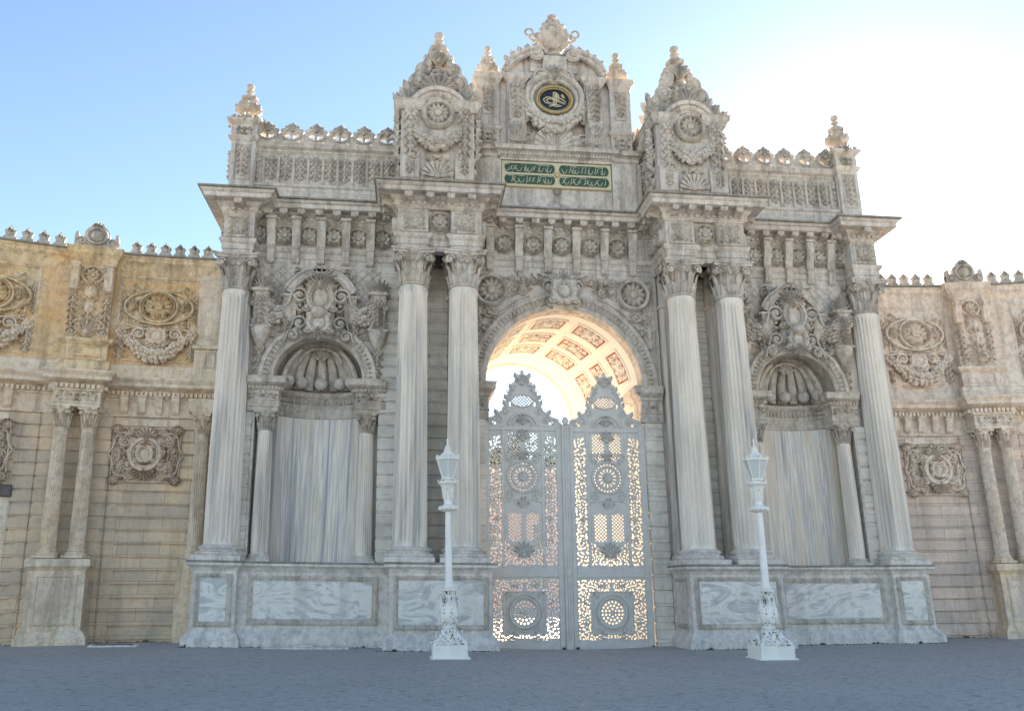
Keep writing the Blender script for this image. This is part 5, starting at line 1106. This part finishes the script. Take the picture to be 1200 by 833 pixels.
# ------------------------------------------------------------------ street lamps
def oct_(x): return x
def lamp(x, y, lean, label):
    z0 = ground_z(x, y); t = empty('street_lamp', (x, y, z0), label, 'street lamp', 'white cast iron lamps before the gate')
    t.rotation_euler = (0, lean, 0)
    def p(name, g, mat, par=None, ang=38):
        o = obj(name, g, mat, None, False, ang); o.parent = par or t; return o
    p('plinth', [box(-.46, .46, -.46, .46, -.12, .03, .01), box(-.41, .41, -.41, .41, .02, .30, .012)], M['white'])
    ft = squares([(.34, .29), (.36, .33), (.34, .37), (.25, .46), (.21, .56), (.19, .63), (.12, .66)])
    L = [ft]
    for k in range(4):
        L.append(rz(merge([mv(leaf(.26, .13, 3, .03, .02), 0, -.27, .36), mv(flower(.09), 0, -.37, .36)] + [mv(sc(spiral(.07, 1.2, .02, 1), q, 1, 1), q * .2, -.36, .37) for q in (-1, 1)]), k * pi / 2))
        L.append(rz(merge([ball(0, -.46, .35, .07, .08, .06), ball(0, -.50, .31, .05, .05, .04), tube([(0, -.46, .38), (0, -.36, .43), (0, -.29, .54)], [.05, .035, .02], 6)]), k * pi / 2 + pi / 4))
    p('foot', L, M['whitechip'])
    L = [lathe([(.12, .64), (.16, .66), (.17, .70), (.12, .74), (.13, .77), (.2, .82), (.235, .92), (.24, 1.0), (.22, 1.14), (.17, 1.32), (.13, 1.44), (.13, 1.49), (.17, 1.51), (.17, 1.55), (.12, 1.58), (.1, 1.6)], 24)]
    for k in range(8):
        an = k * pi / 4
        L += [rz(mv(leaf(.3, .085, 3, .025, .0), 0, -.2, .82), an), rz(mv(leaf(.3, .07, 3, .02, .01), 0, -.19, 1.1), an + pi / 8), rz(mv(leaf(.14, .05, 2, .02, .04, 6), 0, -.125, 1.40), an), rz(ball(0, -.165, 1.53, .035, .03, .035, 6, 4), an)]
    p('vase', L, M['whitechip'])
    p('pole', lathe([(.125, 1.58), (.115, 1.62), (.092, 1.7), (.085, 2.3), (.072, 3.36), (.10, 3.38)], 20), M['white'])
    L = [lathe([(.09, 3.36), (.13, 3.38), (.19, 3.41), (.21, 3.45), (.19, 3.5), (.12, 3.53), (.1, 3.56), (.1, 3.62), (.12, 3.64), (.1, 3.67), (.11, 3.8), (.15, 3.95), (.2, 4.03), (.235, 4.05), (.235, 4.09), (.16, 4.1)], 24)]
    for k in range(12): L.append(rz(ball(0, -.2, 3.45, .05, .05, .055, 7, 5), k * pi / 6))
    for k in range(8): L.append(rz(mv(leaf(.32, .055, 2, .02, .05), 0, -.1, 3.7), k * pi / 4)); L.append(rz(merge([ball(0, -.235, 4.12, .02, .02, .03, 6, 4)]), k * pi / 4))
    p('collar_capital', L, M['white'])
    # six-sided tapering lantern
    n = 6; ph = pi / 6
    r0, r1, a0, a1 = .14, .29, 4.17, 4.63
    ln = [lathe([(.05, 4.09), (.1, 4.1), (.1, 4.14), (.165, 4.15), (.17, 4.18), (.15, 4.19)], n, ph=ph, cap=True), lathe([(r1, a1), (r1 + .03, a1), (r1 + .035, a1 + .04), (r1 - .01, a1 + .05), (r1 - .03, a1 + .01)], n, ph=ph, cap=False)]
    for k in range(n):
        an = ph + k * 2 * pi / n; ln.append(tube([(r0 * cos(an), r0 * sin(an), a0), (r1 * cos(an), r1 * sin(an), a1)], .014, 5, up=(-sin(an), cos(an), .01)))
        ln.append(mv(ball(0, 0, 0, .03, .03, .04, 6, 4), (r1 + .02) * cos(an), (r1 + .02) * sin(an), a1 + .07))
        ln.append(rz(mv(palmette(.09, 5, 1.8, .3, .02), 0, -(r1 * .9), a1 + .04), k * 2 * pi / n))
    lo = p('lantern_frame', ln, M['white'], None, 20)
    p('glass_panes', lathe([(r0 - .004, a0 + .01), (r1 - .006, a1), (r1 - .014, a1), (r0 - .012, a0 + .01)], n, ph=ph, cap=False), M['glass'], lo, 20)
    p('lamp_holder', lathe([(.03, 4.18), (.03, 4.24), (.05, 4.26), (.05, 4.34), (.03, 4.4), (.02, 4.42)], 12), M['white'], lo)
    p('lantern_roof', [lathe([(r1 + .02, a1 + .04), (.23, 4.72), (.16, 4.79), (.1, 4.84), (.075, 4.87)], n, ph=ph), lathe([(.07, 4.86), (.1, 4.88), (.1, 4.9), (.05, 4.92), (.07, 4.95), (.06, 4.98), (.02, 5.0), (.018, 5.1), (.028, 5.12), (.004, 5.2)], 14)], M['white'], None, 25)
lamp(-3.74, -4.55, R(-1.3), 'white cast iron street lamp with chipped base, in front of the left paired columns')
lamp(3.74, -5.45, R(.1), 'white cast iron street lamp with chipped base, in front of the right paired columns')

# ------------------------------------------------------------------ ground
def gh(x, y):
    z = settle(np.stack([x, y, 0 * x], -1).reshape(-1, 3))[:, 2].reshape(x.shape)
    return z - .10 * np.exp(-((x / 2.3) ** 4)) * (1 / (1 + np.exp(-(y + 1.6) * 3)))
xs = np.concatenate([[-900, -300, -120, -60, -30], np.arange(-20, 20.1, .5), [30, 60, 120, 300, 900]])
ys = np.concatenate([[-300, -100, -50, -30], np.arange(-26, 6.1, .5), [10, 20, 40, 80, 160, 400, 1200]])
Xg, Yg = np.meshgrid(xs, ys, indexing='ij')
m = N('grey_granite_setts'); sx = m.n('ShaderNodeSeparateXYZ', {0: m.tc}); cb = m.n('ShaderNodeCombineXYZ', {0: sx.outputs[0], 1: sx.outputs[1]}).outputs[0]
wob = m.n('ShaderNodeVectorMath', {0: cb, 1: m.n('ShaderNodeVectorMath', {0: m.n('ShaderNodeTexNoise', {'Vector': m.tc, 'Scale': 1.3, 'Detail': 3}).outputs[1], 1: (.10, .10, 0)}, operation='MULTIPLY').outputs[0]}, operation='ADD').outputs[0]
br = m.n('ShaderNodeTexBrick', {'Vector': wob, 'Color1': (.41, .395, .37, 1), 'Color2': (.48, .46, .43, 1), 'Mortar': (.35, .34, .325, 1), 'Scale': 1.0, 'Mortar Size': .012, 'Mortar Smooth': .5, 'Brick Width': .19, 'Row Height': .13}); br.offset = .5
c = m.mix(m.ramp(m.noise(.35, 6, .6), (.35, 0.0), (.7, .65)), br.outputs[0], (.46, .44, .42)); c = m.mix(m.ramp(m.noise(.14, 5, .6), (.4, 0.0), (.65, .5)), c, (.34, .33, .31)); c = m.mix(m.ramp(m.noise(1.2, 6, .7), (.5, 0.0), (.75, .45)), c, (.31, .30, .28)); c = m.mix(1.0, c, m.ramp(m.noise(26, 5, .7), (.3, .72), (.7, 1.25)), 'MULTIPLY')
gp = m.ramp(m.noise(1.0, 4, .6, .5, m.map((5.5, 13, 1))), (.57, 0.0), (.63, .85)); c = m.mix(gp, c, (.12, .12, .12)); n1 = m.bump(br.outputs[1], -.35, .01); n2 = m.bump(m.noise(22, 6, .7), .5, .015, n1)
M['setts'] = m.done(c, m.ramp(m.noise(9, 5, .6), (.3, .55), (.7, .8)), n2)
tag(obj('plaza_pavement', grid(np.stack([Xg, Yg, gh(Xg, Yg)], -1).reshape(-1, 3), len(xs), len(ys), flip=False), M['setts'], None, False), kind='structure')
M['gravel'] = stone('pale_courtyard_gravel', (.70, .60, .49), (.76, .66, .55), (.58, .48, .38), (.74, .58, .46), bump=.5)
xs = np.linspace(-60, 80, 15); ys = np.concatenate([[4.3, 6], np.linspace(8, 110, 14)]); Xg, Yg = np.meshgrid(xs, ys, indexing='ij')
tag(obj('courtyard_ground', grid(np.stack([Xg, Yg, gh(Xg, Yg) + .03], -1).reshape(-1, 3), len(xs), len(ys)), M['gravel'], None, False), kind='structure')

# small things at the foot of the walls
z = ground_z(-13, 0)
t = empty('drain_inlet', (-12.25, -1.3, z), 'small stone rimmed drain opening on the paving below the left wing wall', 'drain')
obj('stone_rim', mv(merge([box(-.6, -.48, -.22, .1, -.05, .05, .02), box(.48, .6, -.22, .1, -.05, .05, .02), box(-.6, .6, -.27, -.2, -.05, .04, .02)]), -12.25, -1.3, z), M['ped'], t, False)
obj('dark_grate', mv(merge([box(-.5, .5, -.2, .1, -.05, .03)] + [box(-.5 + .1 * k, -.46 + .1 * k, -.2, .1, .02, .045) for k in range(10)]), -12.25, -1.3, z), M['dark'], t, False)
z = ground_z(-7.4, -1.6)
V = box(-1.12, 1.12, -.2, .16, -.08, .05, .02); V[0][:, 2] += .02 * np.sin(V[0][:, 0] * 5); V[0][:, 1] += .03 * np.sin(V[0][:, 0] * 3)
tag(obj('worn_step', [mv(V, -7.35, -1.7, z), mv(box(.2, .75, -.1, .16, .03, .1, .03), -7.9, -1.62, z)], M['ped'], None, False, loc=(-7.35, -1.7, z)), 'low worn marble step on the paving under the left niche dado', 'step')
z = ground_z(-7.9, -14.2)
t = empty('drain_cover', (-7.55, -13.9, z), 'tiny dark iron cover set in the grey paving of the foreground', 'drain cover')
obj('rim', mv(merge([frame(-.2, .2, -.13, .13, .03, 0, .012)]) if False else sc(rx(frame(-.2, .2, -.13, .13, .03, 0, .012), pi / 2), 1, 1, 1), -7.55, -13.9, z + .004), M['dark'], t, False)
obj('cover', mv(merge([box(-.17, .17, -.10, .10, -.03, .006, .002)] + [box(-.15, .15, -.08 + .04 * k, -.065 + .04 * k, 0, .01) for k in range(5)]), -7.55, -13.9, z), M['dark'], t, False)

rg = random.Random(5); L = []
bases = [(-18, -10.7, lambda x: wy(x) - .12), (-10.7, -9.2, lambda x: -1.5), (-9.2, -5.5, lambda x: -1.28), (-5.5, -2.4, lambda x: -2.53), (2.8, 5.7, lambda x: -2.53), (5.7, 9.3, lambda x: -1.28), (9.3, 10.8, lambda x: -1.5), (10.8, 18, lambda x: wy(x) - .12)]
for x0_, x1_, fy in bases:
    for k in range(int((x1_ - x0_) * 22)):
        x = rg.uniform(x0_, x1_); y = fy(x) - abs(rg.gauss(0, .10)); q = rg.uniform(.012, .04); L.append(mv(rz(ball(0, 0, 0, q, q * rg.uniform(.5, 1), q * .45, 5, 3), rg.uniform(0, 3)), x, y, ground_z(x, y) + q * .2))
    for k in range(int((x1_ - x0_) * .7)):
        x = rg.uniform(x0_, x1_); y = fy(x) - .03
        for j in range(7): L.append(mv(rz(rx(leaf(rg.uniform(.04, .10), .010, 1, .004, .03, 5), rg.uniform(-.3, .5)), rg.uniform(0, 6.3)), x + rg.uniform(-.06, .06), y + rg.uniform(-.04, .04), ground_z(x, y) - .01))
M['litter'] = plain('brown_leaf_litter', (.085, .075, .045), .9, 0, .4, 9)
tag(obj('leaf_litter', L, M['litter'], None, False), 'dry leaf litter and small weeds along the foot of the walls', 'leaf litter', None, 'stuff')

# ------------------------------------------------------------------ courtyard seen through the pierced gate
t = empty('courtyard_building', (8, 46, 0), 'long pink stuccoed building across the sunlit courtyard, seen through the gate openings', 'building')
obj('wall', mv(merge([box(-22, 40, 0, 8, -.3, 11.2, .05)]), 0, 46, 0), M['pinkwall'], t, False)
obj('eaves_cornice', mv(sweep([(-22, 6), (-22, 0), (40, 0), (40, 6)], [(-.4, 10.9), (.06, 10.9), (.1, 11.1), (.3, 11.3), (.34, 11.5), (-.4, 11.6)]), 0, 46, 0), M['plaster'], t, False)
for k in range(14):
    for z_ in (1.2, 4.6, 7.9):
        x = -20 + 4.4 * k; w_ = obj('window', mv(merge([frame(x - .75, x + .75, z_, z_ + 2.2, .16, 0, .1), box(x - .9, x + .9, -.14, 0, z_ - .16, z_, .02), box(x - .04, x + .04, -.04, .02, z_, z_ + 2.2), box(x - .7, x + .7, -.035, .02, z_ + 1.2, z_ + 1.27)]), 0, 46, 0), M['plaster'], t, False)
        obj('pane', mv(box(x - .62, x + .62, -.012, .02, z_ + .1, z_ + 2.1), 0, 46, 0), M['pane'], w_, False)
def tree(x, y, H, Rr, seed, label):
    rg = np.random.default_rng(seed); t = empty('courtyard_tree', (x, y, 0), label, 'tree', 'trees in the courtyard')
    L = [tube([(0, 0, -.2), (.1, .05, H * .2), (-.05, .1, H * .45), (.05, 0, H * .8)], [.32, .24, .17, .05], 9, up=(0, 1, 0))]
    cl = []
    for k in range(13):
        a = rg.uniform(0, 2 * pi); zz = H * rg.uniform(.3, .75); q = Rr * rg.uniform(.35, .8)
        e = np.array([q * cos(a), q * sin(a), zz + H * .12]); L.append(tube([(0, 0, zz * .8), e * .5 + np.array([0, 0, zz * .42]), e], [.1, .06, .02], 5, up=(0, 1, 0.1))); cl.append((e, Rr * rg.uniform(.3, .5)))
    for k in range(14): cl.append((np.array([*(rg.normal(0, .36, 2) * Rr), H * rg.uniform(.4, .95)]), Rr * rg.uniform(.2, .4)))
    obj('trunk', mv(merge(L), x, y, 0), M['bark'], t, False)
    V = []; 
    for c, r in cl:
        k = int(330 * (r / Rr + .3)); d = rg.normal(0, 1, (k, 3)); d /= np.linalg.norm(d, axis=1)[:, None]; p = c + d * r * rg.uniform(.45, 1.05, (k, 1)) * np.array([1, 1, .8])
        u = rg.normal(0, 1, (k, 3)); u /= np.linalg.norm(u, axis=1)[:, None]; w = np.cross(u, rg.normal(0, 1, (k, 3))); w /= np.linalg.norm(w, axis=1)[:, None]; q = rg.uniform(.09, .2, (k, 1))
        V.append(np.stack([p - u * q, p - w * q * .6, p + u * q, p + w * q * .6], 1))
    V = np.concatenate(V); n = len(V)
    obj('crown', mv((V.reshape(-1, 3), [np.arange(4 * n).reshape(n, 4)]), x, y, 0), M['leaf'], t, False)
for k, (x, y, H, r, lab) in enumerate(((3.6, 60, 17.4, 4.0, 'leftmost courtyard tree seen over the pink building through the left gate leaf'), (7.6, 62, 18.2, 4.2, 'tallest courtyard tree, middle one over the pink building'), (11.8, 64, 17.2, 4.2, 'rightmost courtyard tree rising over the pink building'))):
    tree(x, y, H, r, 5 + k, lab)

# ------------------------------------------------------------------ camera, sun and sky
f, pit, yaw, rol, cx, D = 977.4681, .2699, .1244, -.0083, -4.8003, 25.2566
from mathutils import Matrix, Vector
fw = Vector((sin(yaw) * cos(pit), cos(yaw) * cos(pit), sin(pit))); rt = Vector((cos(yaw), -sin(yaw), 0)); up = rt.cross(fw)
r2 = rt * cos(rol) + up * sin(rol); u2 = up * cos(rol) - rt * sin(rol)
cam = bpy.data.objects.new('Camera', bpy.data.cameras.new('Camera')); COL.objects.link(cam); S.camera = cam
cam.matrix_world = Matrix(((r2.x, u2.x, -fw.x, cx), (r2.y, u2.y, -fw.y, -D), (r2.z, u2.z, -fw.z, 1.6), (0, 0, 0, 1)))
cam.data.sensor_width = 36; cam.data.lens = f / 1200 * 36; cam.data.clip_start = .1; cam.data.clip_end = 3000
sd = Vector((.4838724, .78162978, .39360182)); el = math.asin(sd.z); az = math.atan2(sd.x, sd.y)
sun = bpy.data.objects.new('Sun', bpy.data.lights.new('Sun', 'SUN')); COL.objects.link(sun)
sun.data.energy = 5.0; sun.data.angle = R(.5); sun.data.color = (1, .86, .68); sun.rotation_euler = sd.to_track_quat('Z', 'Y').to_euler(); sun.location = (10, 20, 30)
W = bpy.data.worlds.new('World'); S.world = W; W.use_nodes = True; nt = W.node_tree
sk = nt.nodes.new('ShaderNodeTexSky'); sk.sky_type = 'NISHITA'; sk.sun_disc = False; sk.sun_elevation = el; sk.sun_rotation = az
sk.altitude = 0; sk.air_density = 1.0; sk.dust_density = 0.15; sk.ozone_density = 1.0
nt.links.new(sk.outputs[0], nt.nodes['Background'].inputs[0]); nt.nodes['Background'].inputs[1].default_value = .05
S.view_settings.view_transform = 'Standard'; S.view_settings.look = 'None'; S.view_settings.exposure = 2.5; S.view_settings.gamma = 1
S.cycles.max_bounces = 8; S.cycles.diffuse_bounces = 3; S.cycles.use_denoising = True
